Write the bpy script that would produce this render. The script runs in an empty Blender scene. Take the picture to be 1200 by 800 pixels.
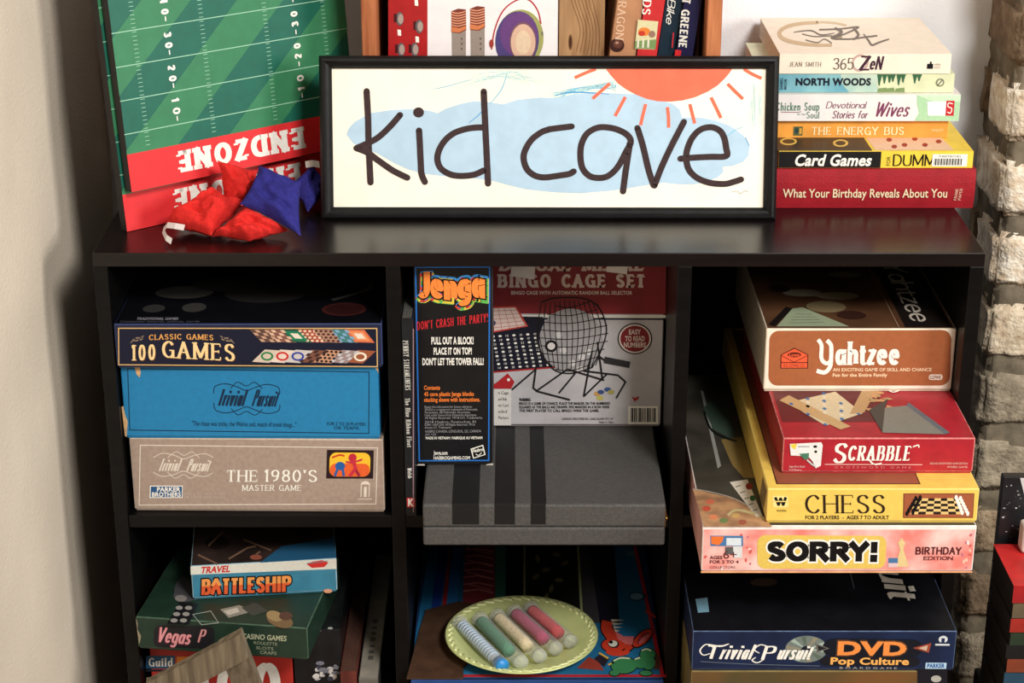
import bpy, bmesh, math, random
import numpy as np
from mathutils import Vector, Matrix, noise, Euler

# ------------------------------------------------------------------ camera, light, exposure
SC = bpy.context.scene
COL = SC.collection
H = 0.93                       # height of the cube organizer's top
F = 2276.0
PITCH = math.radians(21.8)
CAM = Vector((0, -1.91, H + .665))
FW = Vector((0, math.cos(PITCH), -math.sin(PITCH)))
UP = Vector((0, math.sin(PITCH), math.cos(PITCH)))
cd = bpy.data.cameras.new('camera'); cam = bpy.data.objects.new('camera', cd); COL.objects.link(cam)
cam.location = CAM; cam.rotation_euler = (math.pi/2 - PITCH, 0, 0)
cd.sensor_width = 36; cd.lens = F*36/1200; cd.clip_start = .05
SC.camera = cam
SC.view_settings.view_transform = 'Standard'
SC.view_settings.look = 'None'
SC.view_settings.gamma = 1
SC.view_settings.use_curve_mapping = False
SC.view_settings.exposure = 0.0

W = bpy.data.worlds.new('world'); SC.world = W; W.use_nodes = True
W.node_tree.nodes['Background'].inputs[0].default_value = (1.0, .96, .9, 1)
W.node_tree.nodes['Background'].inputs[1].default_value = .10

def area(name, loc, target, sx, sy, power, col):
    l = bpy.data.lights.new(name, 'AREA'); l.shape = 'RECTANGLE'; l.size = sx; l.size_y = sy
    l.energy = power; l.color = col
    o = bpy.data.objects.new(name, l); COL.objects.link(o); o.location = loc
    o.rotation_euler = (Vector(target) - Vector(loc)).to_track_quat('-Z', 'Y').to_euler()
    return o
area('window_light', (1.15, -2.25, H + 1.9), (0, .1, H - .1), .7, .6, 92, (1.0, .97, .93))
area('side_fill_light', (2.6, -1.7, H + .9), (-.5, 0, H), .9, 1.0, 58, (1.0, .97, .92))  # unseen fill lamp, added to brighten the left wall

# ------------------------------------------------------------------ materials
def lin(c):
    c = c/255.0
    return c/12.92 if c <= .04045 else ((c+.055)/1.055)**2.4
MATS = {}
def mat(rgb, rough=.5, var=.10, scale=60., bump=0., spec=.4, detail=3., rgb2=None, metal=0., bscale=None, stretch=None, coat=0.):
    key = (rgb, rough, var, scale, bump, spec, rgb2, metal, bscale, stretch, coat)
    if key in MATS: return MATS[key]
    m = bpy.data.materials.new('m_%d_%d_%d' % rgb); m.use_nodes = True
    nt = m.node_tree; b = nt.nodes['Principled BSDF']
    tc = nt.nodes.new('ShaderNodeTexCoord'); src = tc.outputs['Object']
    if stretch:
        mp = nt.nodes.new('ShaderNodeMapping'); mp.inputs['Scale'].default_value = stretch
        nt.links.new(src, mp.inputs[0]); src = mp.outputs[0]
    n = nt.nodes.new('ShaderNodeTexNoise'); n.inputs['Scale'].default_value = scale; n.inputs['Detail'].default_value = detail
    nt.links.new(src, n.inputs['Vector'])
    r = nt.nodes.new('ShaderNodeValToRGB')
    c = [lin(x) for x in rgb]
    if rgb2: a, z = c, [lin(x) for x in rgb2]
    else: a, z = [x*(1-var) for x in c], [min(1, x*(1+var)) for x in c]
    r.color_ramp.elements[0].position = .35; r.color_ramp.elements[1].position = .65
    r.color_ramp.elements[0].color = (*a, 1); r.color_ramp.elements[1].color = (*z, 1)
    nt.links.new(n.outputs['Fac'], r.inputs[0]); nt.links.new(r.outputs[0], b.inputs['Base Color'])
    b.inputs['Roughness'].default_value = rough; b.inputs['Specular IOR Level'].default_value = spec
    b.inputs['Metallic'].default_value = metal
    if coat: b.inputs['Coat Weight'].default_value = coat
    if bump:
        n2 = nt.nodes.new('ShaderNodeTexNoise'); n2.inputs['Scale'].default_value = bscale or scale; n2.inputs['Detail'].default_value = 5
        nt.links.new(src, n2.inputs['Vector'])
        bp = nt.nodes.new('ShaderNodeBump'); bp.inputs['Strength'].default_value = bump; bp.inputs['Distance'].default_value = .004
        nt.links.new(n2.outputs['Fac'], bp.inputs['Height']); nt.links.new(bp.outputs[0], b.inputs['Normal'])
    MATS[key] = m
    return m
def ink(r, g, b): return mat((r, g, b), .45, .05, 300., 0, .3)
def wood(rgb, rgb2, rough=.55):
    return mat(rgb, rough, 0, 14., .15, .3, 6., rgb2, 0., None, (9, 9, .7))
def plastic_clear(name, tint=(1, 1, 1), opac=.03):
    m = bpy.data.materials.new(name); m.use_nodes = True; nt = m.node_tree
    for n in list(nt.nodes): nt.nodes.remove(n)
    o = nt.nodes.new('ShaderNodeOutputMaterial'); mx = nt.nodes.new('ShaderNodeMixShader')
    t = nt.nodes.new('ShaderNodeBsdfTransparent'); t.inputs[0].default_value = (*tint, 1)
    g = nt.nodes.new('ShaderNodeBsdfPrincipled'); g.inputs['Base Color'].default_value = (.75, .76, .74, 1); g.inputs['Roughness'].default_value = .15
    lw = nt.nodes.new('ShaderNodeLayerWeight'); lw.inputs[0].default_value = .35
    ns = nt.nodes.new('ShaderNodeTexNoise'); ns.inputs['Scale'].default_value = 90
    ma = nt.nodes.new('ShaderNodeMath'); ma.operation = 'MULTIPLY_ADD'; ma.inputs[1].default_value = .38; ma.inputs[2].default_value = opac
    nt.links.new(lw.outputs['Facing'], ma.inputs[0])
    mb = nt.nodes.new('ShaderNodeMath'); mb.operation = 'MULTIPLY_ADD'; mb.inputs[1].default_value = .08
    nt.links.new(ns.outputs['Fac'], mb.inputs[0]); nt.links.new(ma.outputs[0], mb.inputs[2])
    nt.links.new(mb.outputs[0], mx.inputs[0])
    nt.links.new(t.outputs[0], mx.inputs[1]); nt.links.new(g.outputs[0], mx.inputs[2]); nt.links.new(mx.outputs[0], o.inputs[0])
    return m

# ------------------------------------------------------------------ mesh helpers
class MB:
    def __init__(s): s.v = []; s.f = []; s.m = []; s.mats = []; s.sm = []; s.k = 0
    def mi(s, m):
        if m not in s.mats: s.mats.append(m)
        return s.mats.index(m)
    def add(s, vs, fs, m, smooth=False):
        o = len(s.v); s.v += [tuple(v) for v in vs]
        for i, f in enumerate(fs):
            s.f.append(tuple(o+j for j in f)); s.m.append(s.mi(m[i] if isinstance(m, list) else m)); s.sm.append(smooth)
    def box(s, a, b, m, bev=0., top=None, front=None, edge=None, seg=2):
        bm = bmesh.new(); bmesh.ops.create_cube(bm, size=1)
        for v in bm.verts:
            v.co = Vector([(a[i]+b[i])/2 + v.co[i]*(b[i]-a[i]) for i in range(3)])
        if bev: bmesh.ops.bevel(bm, geom=bm.edges[:], offset=bev, segments=seg, profile=.5, affect='EDGES')
        bm.normal_update()
        ms = []
        for f in bm.faces:
            n = f.normal
            if n.z > .99: ms.append(top or m)
            elif n.y < -.99: ms.append(front or m)
            elif max(abs(n.x), abs(n.y), abs(n.z)) < .99: ms.append(edge or m)
            else: ms.append(m)
        s.add([v.co for v in bm.verts], [[v.index for v in f.verts] for f in bm.faces], ms); bm.free()
    def bm(s, bm, m, smooth=True):
        bm.verts.index_update()
        s.add([v.co for v in bm.verts], [[v.index for v in f.verts] for f in bm.faces], m, smooth); bm.free()
    def prism(s, pts, z0, z1, m):       # pts in xy, counter-clockwise
        n = len(pts)
        vs = [(x, y, z0) for x, y in pts] + [(x, y, z1) for x, y in pts]
        fs = [tuple(range(n))[::-1], tuple(range(n, 2*n))] + [(i, (i+1) % n, n+(i+1) % n, n+i) for i in range(n)]
        s.add(vs, fs, m)
    def lathe(s, prof, m, n=48, smooth=True):
        vs = []; fs = []
        for r, z in prof:
            for i in range(n):
                a = 2*math.pi*i/n; vs.append((r*math.cos(a), r*math.sin(a), z))
        for j in range(len(prof)-1):
            for i in range(n):
                fs.append((j*n+i, j*n+(i+1) % n, (j+1)*n+(i+1) % n, (j+1)*n+i))
        s.add(vs, fs, m, smooth)
    def tube(s, pts, r, m, n=8):
        vs = []; fs = []; pts = [Vector(p) for p in pts]
        for i, p in enumerate(pts):
            d = (pts[min(i+1, len(pts)-1)] - pts[max(i-1, 0)]).normalized()
            a = d.orthogonal().normalized() if i == 0 else (a - d*a.dot(d)).normalized()
            b = d.cross(a)
            for k in range(n):
                t = 2*math.pi*k/n; vs.append(p + a*r*math.cos(t) + b*r*math.sin(t))
        for i in range(len(pts)-1):
            for k in range(n): fs.append((i*n+k, i*n+(k+1) % n, (i+1)*n+(k+1) % n, (i+1)*n+k))
        fs += [tuple(range(n))[::-1], tuple(range((len(pts)-1)*n, len(pts)*n))]
        s.add(vs, fs, m, True)
    def build(s, name, parent=None):
        me = bpy.data.meshes.new(name); me.from_pydata(s.v, [], s.f)
        for m in s.mats: me.materials.append(m)
        me.polygons.foreach_set('material_index', s.m); me.polygons.foreach_set('use_smooth', s.sm)
        me.update()
        o = bpy.data.objects.new(name, me); COL.objects.link(o)
        if parent: o.parent = parent
        return o
def tag(o, label=None, cat=None, group=None, kind=None):
    if label: o['label'] = label
    if cat: o['category'] = cat
    if group: o['group'] = group
    if kind: o['kind'] = kind
    return o
def thing(name, label, cat, loc=(0, 0, 0), rot=(0, 0, 0), group=None):
    o = bpy.data.objects.new(name, None); COL.objects.link(o); o.empty_display_size = .02
    o.location = loc; o.rotation_euler = rot
    return tag(o, label, cat, group)
def M4(loc, rot): return Matrix.LocRotScale(Vector(loc), Euler(rot), None)
def proj(p):
    r = Vector(p) - CAM; d = r.dot(FW)
    return (600 + F*r.x/d, 400 - F*r.dot(UP)/d)
def at(u, v, **k):
    d = Vector(((u-600)/F, 0, 0)) + FW + UP*((400-v)/F)
    a = list(k)[0]; i = 'xyz'.index(a); t = (k[a] - CAM[i])/d[i]
    return CAM + d*t

# ------------------------------------------------------------------ lettering: stroke font and built-in sans
G = {}
def g(ch, w, s): G[ch] = (w, s)
g('A', .72, 'l0,0 .36,1;l.36,1 .72,0;l.13,.36 .59,.36'); g('B', .6, 'l0,0 0,1;s0,1 .35,1 .52,.9 .52,.64 .35,.53 0,.53;s0,.53 .4,.52 .6,.4 .58,.12 .4,0 0,0')
g('C', .66, 's.66,.78 .5,.97 .3,.98 .08,.8 0,.5 .08,.2 .3,.02 .5,.03 .66,.2'); g('D', .68, 'l0,0 0,1;s0,1 .3,1 .57,.86 .68,.5 .57,.14 .3,0 0,0')
g('E', .55, 'l0,0 0,1;l0,1 .53,1;l0,.52 .42,.52;l0,0 .55,0'); g('F', .53, 'l0,0 0,1;l0,1 .53,1;l0,.52 .42,.52')
g('G', .7, 's.66,.8 .5,.97 .3,.98 .08,.8 0,.5 .08,.2 .3,.02 .52,.04 .68,.16;l.68,0 .68,.45;l.42,.45 .68,.45'); g('H', .68, 'l0,0 0,1;l.68,0 .68,1;l0,.52 .68,.52')
g('I', .08, 'l.04,0 .04,1'); g('J', .4, 's.4,1 .4,.6 .38,.2 .2,0 0,.14'); g('K', .65, 'l0,0 0,1;l.6,1 0,.4;l.2,.58 .65,0'); g('L', .52, 'l0,0 0,1;l0,0 .52,0')
g('M', .85, 'l0,0 0,1;l0,1 .42,.1;l.42,.1 .85,1;l.85,1 .85,0'); g('N', .68, 'l0,0 0,1;l0,1 .68,0;l.68,0 .68,1')
g('O', .74, 's.37,1 .1,.84 0,.5 .1,.16 .37,0 .64,.16 .74,.5 .64,.84 .37,1'); g('P', .56, 'l0,0 0,1;s0,1 .35,1 .55,.9 .55,.62 .35,.5 0,.5')
g('Q', .74, 's.37,1 .1,.84 0,.5 .1,.16 .37,0 .64,.16 .74,.5 .64,.84 .37,1;l.42,.2 .74,-.12'); g('R', .62, 'l0,0 0,1;s0,1 .35,1 .54,.9 .54,.64 .35,.52 0,.52;l.28,.5 .62,0')
g('S', .54, 's.52,.82 .38,.98 .16,.97 .03,.82 .07,.63 .27,.52 .48,.38 .53,.18 .4,.02 .18,.02 .01,.18'); g('T', .64, 'l.32,0 .32,1;l0,1 .64,1')
g('U', .66, 's0,1 0,.6 0,.3 .1,.06 .33,0 .56,.06 .66,.3 .66,.6 .66,1'); g('V', .7, 'l0,1 .35,0;l.35,0 .7,1'); g('W', 1., 'l0,1 .26,0;l.26,0 .5,.9;l.5,.9 .74,0;l.74,0 1,1')
g('X', .66, 'l0,1 .66,0;l.66,1 0,0'); g('Y', .66, 'l0,1 .33,.48;l.66,1 .33,.48;l.33,.48 .33,0'); g('Z', .6, 'l0,1 .58,1;l.58,1 0,0;l0,0 .6,0')
g('0', .5, 's.25,1 .07,.84 0,.5 .07,.16 .25,0 .43,.16 .5,.5 .43,.84 .25,1'); g('1', .2, 'l.14,0 .14,1;l.14,1 0,.84'); g('2', .5, 's.02,.75 .1,.94 .28,1 .46,.9 .47,.68 .3,.4 0,0;l0,0 .5,0')
g('3', .5, 's.03,.82 .2,.99 .42,.92 .44,.66 .2,.53;s.2,.53 .46,.44 .48,.14 .24,0 .02,.14'); g('4', .54, 'l.4,0 .4,1;l.4,1 0,.3;l0,.3 .54,.3'); g('5', .5, 'l.46,1 .06,1;l.06,1 .03,.55;s.03,.55 .24,.62 .46,.5 .47,.18 .26,0 .02,.1')
g('6', .5, 's.42,.95 .16,.82 .02,.4 .12,.06 .26,0 .45,.12 .48,.36 .3,.56 .04,.4'); g('8', .5, 's.25,.54 .07,.66 .07,.9 .25,1 .43,.9 .43,.66 .25,.54 .04,.4 .04,.12 .25,0 .46,.12 .46,.4 .25,.54'); g('9', .5, 's.46,.6 .25,.45 .05,.55 .03,.84 .24,1 .45,.86 .46,.6 .36,.2 .1,.03')
g('7', .5, 'l0,1 .5,1;l.5,1 .16,0')
g('a', .48, 's.48,.44 .36,.6 .18,.61 .03,.45 .02,.2 .14,.02 .32,.03 .48,.2;l.48,.62 .48,0'); g('b', .5, 'l0,1 0,0;s0,.42 .15,.6 .36,.6 .5,.4 .48,.16 .34,.01 .14,.02 0,.2')
g('c', .44, 's.43,.48 .3,.61 .12,.57 .01,.38 .02,.18 .14,.02 .3,.01 .44,.14'); g('d', .5, 's.5,.42 .35,.6 .14,.6 .01,.4 .02,.16 .16,.01 .36,.02 .5,.2;l.5,1 .5,0')
g('e', .46, 's0,.33 .24,.33 .45,.34 .38,.56 .22,.62 .06,.52 0,.3 .08,.08 .26,0 .45,.12'); g('f', .34, 's.36,.92 .25,1 .15,.9 .13,.6 .13,0;l-.06,.6 .34,.6')
g('g', .5, 's.5,.42 .35,.6 .14,.6 .01,.42 .02,.18 .16,.03 .36,.04 .5,.2;s.5,.62 .5,.2 .5,-.1 .36,-.28 .14,-.28 .02,-.18'); g('h', .46, 'l0,1 0,0;s0,.4 .14,.58 .32,.61 .45,.48 .46,.3 .46,0')
g('i', .08, 'l.04,.62 .04,0;d.04,.86'); g('j', .16, 's.12,.62 .12,.1 .1,-.2 0,-.28;d.12,.86'); g('k', .44, 'l0,1 0,0;l.42,.62 0,.24;l.14,.36 .44,0'); g('l', .08, 'l.04,1 .04,0')
g('m', .78, 'l0,.62 0,0;s0,.4 .12,.58 .27,.61 .38,.48 .39,.3 .39,0;s.39,.4 .5,.58 .66,.61 .77,.48 .78,.3 .78,0'); g('n', .46, 'l0,.62 0,0;s0,.4 .14,.58 .32,.61 .45,.48 .46,.3 .46,0')
g('o', .5, 's.25,.62 .07,.52 0,.31 .07,.1 .25,0 .43,.1 .5,.31 .43,.52 .25,.62'); g('p', .5, 'l0,.62 0,-.3;s0,.42 .15,.6 .36,.6 .5,.4 .48,.16 .34,.01 .14,.02 0,.2'); g('q', .5, 's.5,.42 .35,.6 .14,.6 .01,.4 .02,.16 .16,.01 .36,.02 .5,.2;l.5,.62 .5,-.3')
g('r', .32, 'l0,.62 0,0;s0,.36 .1,.54 .2,.61 .32,.58'); g('s', .4, 's.38,.5 .26,.62 .1,.61 .03,.47 .12,.36 .28,.29 .39,.17 .3,.02 .12,0 .01,.12'); g('t', .34, 's.13,.86 .13,.4 .14,.1 .22,0 .34,.06;l-.08,.6 .38,.6')
g('u', .46, 's0,.62 0,.3 .03,.08 .17,0 .34,.04 .46,.22;l.46,.62 .46,0'); g('v', .46, 'l0,.62 .23,0;l.23,0 .46,.62'); g('w', .7, 'l0,.62 .18,0;l.18,0 .35,.56;l.35,.56 .52,0;l.52,0 .7,.62'); g('x', .46, 'l0,.62 .46,0;l.46,.62 0,0')
g('y', .48, 'l0,.62 .24,.02;s.48,.62 .24,.02 .12,-.24 0,-.28'); g('z', .44, 'l.02,.62 .42,.62;l.42,.62 0,0;l0,0 .44,0')
g('!', .1, 'l.05,1 .05,.58;d.05,.04'); g('.', .08, 'd.04,.03'); g("'", .08, 'l.04,1 .04,.8'); g('-', .3, 'l0,.4 .3,.4'); g(' ', .3, ''); g(',', .08, 'l.06,.06 0,-.14'); g('&', .6, 's.6,0 .1,.75 .25,1 .4,.8 .05,.3 .2,0 .45,.1 .6,.45'); g('%', .1, 'd.05,.4')

def catmull(P, n=5):
    if len(P) < 3: return [tuple(p) for p in P]
    out = []; Q = [P[0]] + list(P) + [P[-1]]
    if P[0] == P[-1]: Q = [P[-2]] + list(P) + [P[1]]
    for i in range(1, len(Q)-2):
        a, b, c, d = Q[i-1:i+3]
        for k in range(n):
            t = k/n
            out.append(tuple(.5*((2*b[j]) + (c[j]-a[j])*t + (2*a[j]-5*b[j]+4*c[j]-d[j])*t*t + (3*b[j]-a[j]-3*c[j]+d[j])*t**3) for j in (0, 1)))
    out.append(tuple(P[-1])); return out
def ribbon(pts, wf):
    """quads along a polyline; wf(dx, dy, t) is the full width"""
    p = [pts[0]]
    for q in pts[1:]:
        if math.hypot(q[0]-p[-1][0], q[1]-p[-1][1]) > 1e-7: p.append(q)
    if len(p) < 2: return []
    closed = len(p) > 3 and math.hypot(p[0][0]-p[-1][0], p[0][1]-p[-1][1]) < 1e-6
    L = []; R = []; n = len(p)
    for i in range(n):
        a = p[i-1] if i else (p[-2] if closed else p[0]); b = p[i]; c = p[i+1] if i < n-1 else (p[1] if closed else p[-1])
        d1 = (b[0]-a[0], b[1]-a[1]); d2 = (c[0]-b[0], c[1]-b[1])
        l1 = math.hypot(*d1); l2 = math.hypot(*d2)
        if l1 < 1e-9: d1, l1 = d2, l2
        if l2 < 1e-9: d2, l2 = d1, l1
        d1 = (d1[0]/l1, d1[1]/l1); d2 = (d2[0]/l2, d2[1]/l2)
        tx, ty = d1[0]+d2[0], d1[1]+d2[1]; tl = math.hypot(tx, ty)
        if tl < .2: tx, ty = d1; tl = 1
        tx /= tl; ty /= tl
        k = max(.6, tx*d1[0]+ty*d1[1])
        w = wf(tx, ty, i/(n-1))/2/k
        L.append((b[0]-ty*w, b[1]+tx*w)); R.append((b[0]+ty*w, b[1]-tx*w))
    return [[R[i], R[i+1], L[i+1], L[i]] for i in range(n-1)]
def parse(s):
    out = []
    for st in filter(None, s.split(';')):
        out.append((st[0], [tuple(float(c) for c in p.split(',')) for p in st[1:].split()]))
    return out
def stroke_text(s, A, th=.14, tn=None, gap=.2, serif=0., sth=.06, slant=0., inset=True, tight=1.35, grow=0.):
    """polygons of s in cap-height units, spanning x 0..A"""
    tn = th if tn is None else tn
    nn = len(s); W = sum(G[c][0] for c in s)
    r0 = tn/th
    for _ in range(14):                       # thin the pen until the letters stay open
        gvs = [th*((.2 if a in 'EFLTZKXrctzk' else .5) + (.25 if b in 'TZVYAXWJtz' else .5)) + gap*.42 + serif*.75 for a, b in zip(s, s[1:])] + [0]
        sx = (A - th - serif*.6 - slant - sum(gvs))/W
        if sx > .1 and th < .40*.55*sx*max(1, tight): break
        th *= .92
    tn = th*r0 if r0 < 1 else th
    ox = th/2 + serif*.3
    ky = (1-tn) if inset else 1.; oy = tn/2 if inset else 0.
    polys = []; pen = 0
    wf = lambda dx, dy, t: tn + (th-tn)*min(1, abs(dy)*1.15) + 2*grow
    def tr(p): 
        y = oy + p[1]*ky
        return (ox + (pen+p[0])*sx + slant*y, y)
    for ci, c in enumerate(s):
        w, src = G[c]; S = parse(src); ends = {}
        for k, P in S:
            for e in (P[0], P[-1]): ends[e] = ends.get(e, 0) + 1
        for k, P in S:
            if k == 'd':
                x, y = tr(P[0]); h = max(th, tn)*.55 + grow
                polys.append([(x-h, y-h), (x+h, y-h), (x+h, y+h), (x-h, y+h)]); continue
            Q = [tr(p) for p in (catmull(P) if k == 's' else P)]
            if k == 'l' and len(Q) == 2:         # square caps
                dx, dy = Q[1][0]-Q[0][0], Q[1][1]-Q[0][1]; l = math.hypot(dx, dy) or 1
                e = tn*.5*(abs(dy)/l > .3)*(1 if inset else 0) + grow
                Q = [(Q[0][0]-dx/l*e, Q[0][1]-dy/l*e), (Q[1][0]+dx/l*e, Q[1][1]+dy/l*e)]
            polys += [q for q in ribbon(Q, wf)]
            if serif:
                for e, qe in ((P[0], Q[0]), (P[-1], Q[-1])):
                    nx = P[1] if e == P[0] else P[-2]
                    dx, dy = nx[0]-e[0], nx[1]-e[1]
                    if abs(dy) > .8*abs(dx) and (k == 'l' or c in 'UJhnmrupf') and (abs(dx) < 1e-4 or ends[e] == 1):
                        if min(abs(e[1]-t) for t in (0, 1, .62, -.3)) > .02: continue
                        yy = qe[1] + (sth/2 if dy > 0 else -sth/2)
                        hl = serif/2 + th/2
                        polys.append([(qe[0]-hl, yy-sth/2), (qe[0]+hl, yy-sth/2), (qe[0]+hl, yy+sth/2), (qe[0]-hl, yy+sth/2)])
                    elif abs(dx) > abs(dy)*2 and k == 'l' and ends[e] == 1 and c in 'EFLTZz':
                        s0 = -1 if e[1] > .7 else 1
                        y0 = qe[1] + s0*tn*.3; y1 = qe[1] + s0*serif*1.2
                        if .3 < e[1] < .7: y0, y1 = qe[1]-serif*.6, qe[1]+serif*.6
                        polys.append([(qe[0]-sth/2, y0), (qe[0]+sth/2, y0), (qe[0]+sth/2, y1), (qe[0]-sth/2, y1)])
        pen += w + gvs[ci]/sx
    return polys
SANS = {}
def sans_mesh(s, bold):
    if (s, bold) in SANS: return SANS[(s, bold)]
    c = bpy.data.curves.new('t', 'FONT'); c.body = s; c.size = 1; c.offset = bold; c.resolution_u = 3; c.fill_mode = 'FRONT'
    c.space_character = 1 + bold*1.2
    o = bpy.data.objects.new('t', c); me = bpy.data.meshes.new_from_object(o)
    vs = [(v.co.x, v.co.y) for v in me.vertices]; fs = [tuple(p.vertices) for p in me.polygons]
    bpy.data.objects.remove(o); bpy.data.curves.remove(c); bpy.data.meshes.remove(me)
    SANS[(s, bold)] = (vs, fs); return vs, fs
CAPH = max(v[1] for v in sans_mesh('H', 0.)[0])

def homog(src, dst):
    A = []; B = []
    for (x, y), (u, v) in zip(src, dst):
        A.append([x, y, 1, 0, 0, 0, -u*x, -u*y]); B.append(u)
        A.append([0, 0, 0, x, y, 1, -v*x, -v*y]); B.append(v)
    h = np.linalg.solve(np.array(A), np.array(B)); return np.append(h, 1).reshape(3, 3)
class Sheet:
    """a printed face: draws flat ink shapes on one face of a mesh, in photo pixels of that face or in millimetres"""
    def __init__(s, mb, O, ex, ey, w, h, M=None, px=None, mm=False):
        s.mb = mb; s.O = Vector(O); s.ex = Vector(ex).normalized(); s.ey = Vector(ey).normalized(); s.n = s.ex.cross(s.ey)
        s.w, s.h = w, h; s.mm = mm; s.k = 0
        if not mm:
            c = [s.O + s.ey*h, s.O + s.ex*w + s.ey*h, s.O + s.ex*w, s.O]
            if px is None: px = [proj(M @ p) for p in c]
            s.Hm = homog(px, [(0, h), (w, h), (w, 0), (0, 0)])
    def ab(s, p):
        if s.mm: return p[0]/1000, p[1]/1000
        q = s.Hm @ np.array([p[0], p[1], 1.]); return q[0]/q[2], q[1]/q[2]
    def to3(s, p, L):
        a, b = s.ab(p); return s.O + s.ex*a + s.ey*b + s.n*(1e-4*L + 1e-4 + (s.k % 7)*1.1e-5)
    def add(s, pts, fs, m, L):
        s.k += 1; vs = [s.to3(p, L) for p in pts]
        fs2 = []
        for f in fs:        # face outwards
            c = Vector((0, 0, 0))
            for i in range(len(f)): c += vs[f[i]].cross(vs[f[(i+1) % len(f)]])
            fs2.append(tuple(f) if c.dot(s.n) >= 0 else tuple(f)[::-1])
        s.mb.add(vs, fs2, m)
    def poly(s, pts, m, L=1): s.add(pts, [range(len(pts))], m, L)
    def rect(s, x0, y0, x1, y1, m, L=1): s.poly([(x0, y0), (x1, y0), (x1, y1), (x0, y1)], m, L)
    def ell(s, cx, cy, rx, ry, m, L=1, rot=0, n=28, a0=0, a1=2*math.pi):
        c, sn = math.cos(rot), math.sin(rot); P = []
        for i in range(n + (a1-a0 < 6.2)):
            a = a0 + (a1-a0)*i/n; x, y = rx*math.cos(a), ry*math.sin(a); P.append((cx+x*c-y*sn, cy+x*sn+y*c))
        s.poly(P, m, L)
    def rrect(s, x0, y0, x1, y1, r, m, L=1):
        P = []
        for cx, cy, a in ((x1-r, y1-r, 0), (x0+r, y1-r, 90), (x0+r, y0+r, 180), (x1-r, y0+r, 270)):
            for k in range(6): t = math.radians(a + k*18); P.append((cx+r*math.cos(t), cy+r*math.sin(t)))
        s.poly(P, m, L)
    def line(s, pts, w, m, L=1, smooth=False, taper=0):
        P = catmull(pts, 7) if smooth else pts
        for q in ribbon(P, lambda dx, dy, t: w*(1 - taper*abs(2*t-1)**2)): s.poly(q, m, L)
    def frame(s, x0, y0, x1, y1, w, m, L=1):
        for r in ((x0, y0, x1, y0+w), (x0, y1-w, x1, y1), (x0, y0, x0+w, y1), (x1-w, y0, x1, y1)): s.rect(*r, m, L)
    def aff(s, O, dx, dy, A): 
        return lambda p: (O[0] + dx[0]*p[0]/A + dy[0]*p[1], O[1] + dx[1]*p[0]/A + dy[1]*p[1])
    def vt(s, t, x0, x1, yt, yb, m, L=2, rise=0, O=None, dx=None, dy=None, warp=None, **st):
        if O is None: O, dx, dy = (x0, yb), (x1-x0, rise), (0, yt-yb)
        A = math.hypot(*dx)/math.hypot(*dy); f = s.aff(O, dx, dy, A)
        for q in stroke_text(t, A, **st):
            s.poly([f(warp(p, A) if warp else p) for p in q], m, L)
    def sans(s, t, x0, x1, yt, yb, m, L=2, rise=0, O=None, dx=None, dy=None, bold=0., slant=0., warp=None):
        if O is None: O, dx, dy = (x0, yb), (x1-x0, rise), (0, yt-yb)
        vs, fs = sans_mesh(t, bold); xs = [v[0] for v in vs]; a, b = min(xs), max(xs)
        A = math.hypot(*dx)/math.hypot(*dy); f = s.aff(O, dx, dy, 1.)
        P = []
        for x, y in vs:
            y = y/CAPH; p = ((x-a)/(b-a)*(1-slant/A) + slant*y/A, y)
            if warp: p = warp(p, 1.)
            P.append(f(p))
        s.add(P, fs, m, L)

# ------------------------------------------------------------------ thing builders
class GameBox:
    """a cardboard game box: lid with its printing and the tray under it; local x right, y back, z up"""
    def __init__(s, name, label, loc, w, d, h, col, front=None, top=None, edge=None, yaw=0., bev=.0012, cat='board game', group=None, tray=None, trayh=.0022):
        s.loc = (loc[0], loc[1], loc[2] + H); s.rot = (0, 0, yaw); s.M = M4(s.loc, s.rot)
        s.root = thing(name, label, cat, s.loc, s.rot, group); s.w, s.d, s.h = w, d, h
        s.mb = MB(); s.mb.box((0, 0, trayh), (w, d, h), col, bev, top=top, front=front, edge=edge)
        t = MB(); t.box((.0015, .0015, 0), (w-.0015, d-.0015, trayh + .004 if h > .02 else trayh), tray or col, .0005); s.tray = t.build('tray', s.root)
    def front(s, px=None, mm=False): return Sheet(s.mb, (0, 0, 0), (1, 0, 0), (0, 0, 1), s.w, s.h, s.M, px, mm)
    def top(s, px=None, mm=False): return Sheet(s.mb, (0, 0, s.h), (1, 0, 0), (0, 1, 0), s.w, s.d, s.M, px, mm)
    def left(s, px=None, mm=False): return Sheet(s.mb, (0, s.d, 0), (0, -1, 0), (0, 0, 1), s.d, s.h, s.M, px, mm)
    def done(s): s.lid = s.mb.build('lid', s.root); return s.root
    def part(s, name, mb, label=None):
        o = mb.build(name, s.root)
        if label: o['label'] = label
        return o
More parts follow.
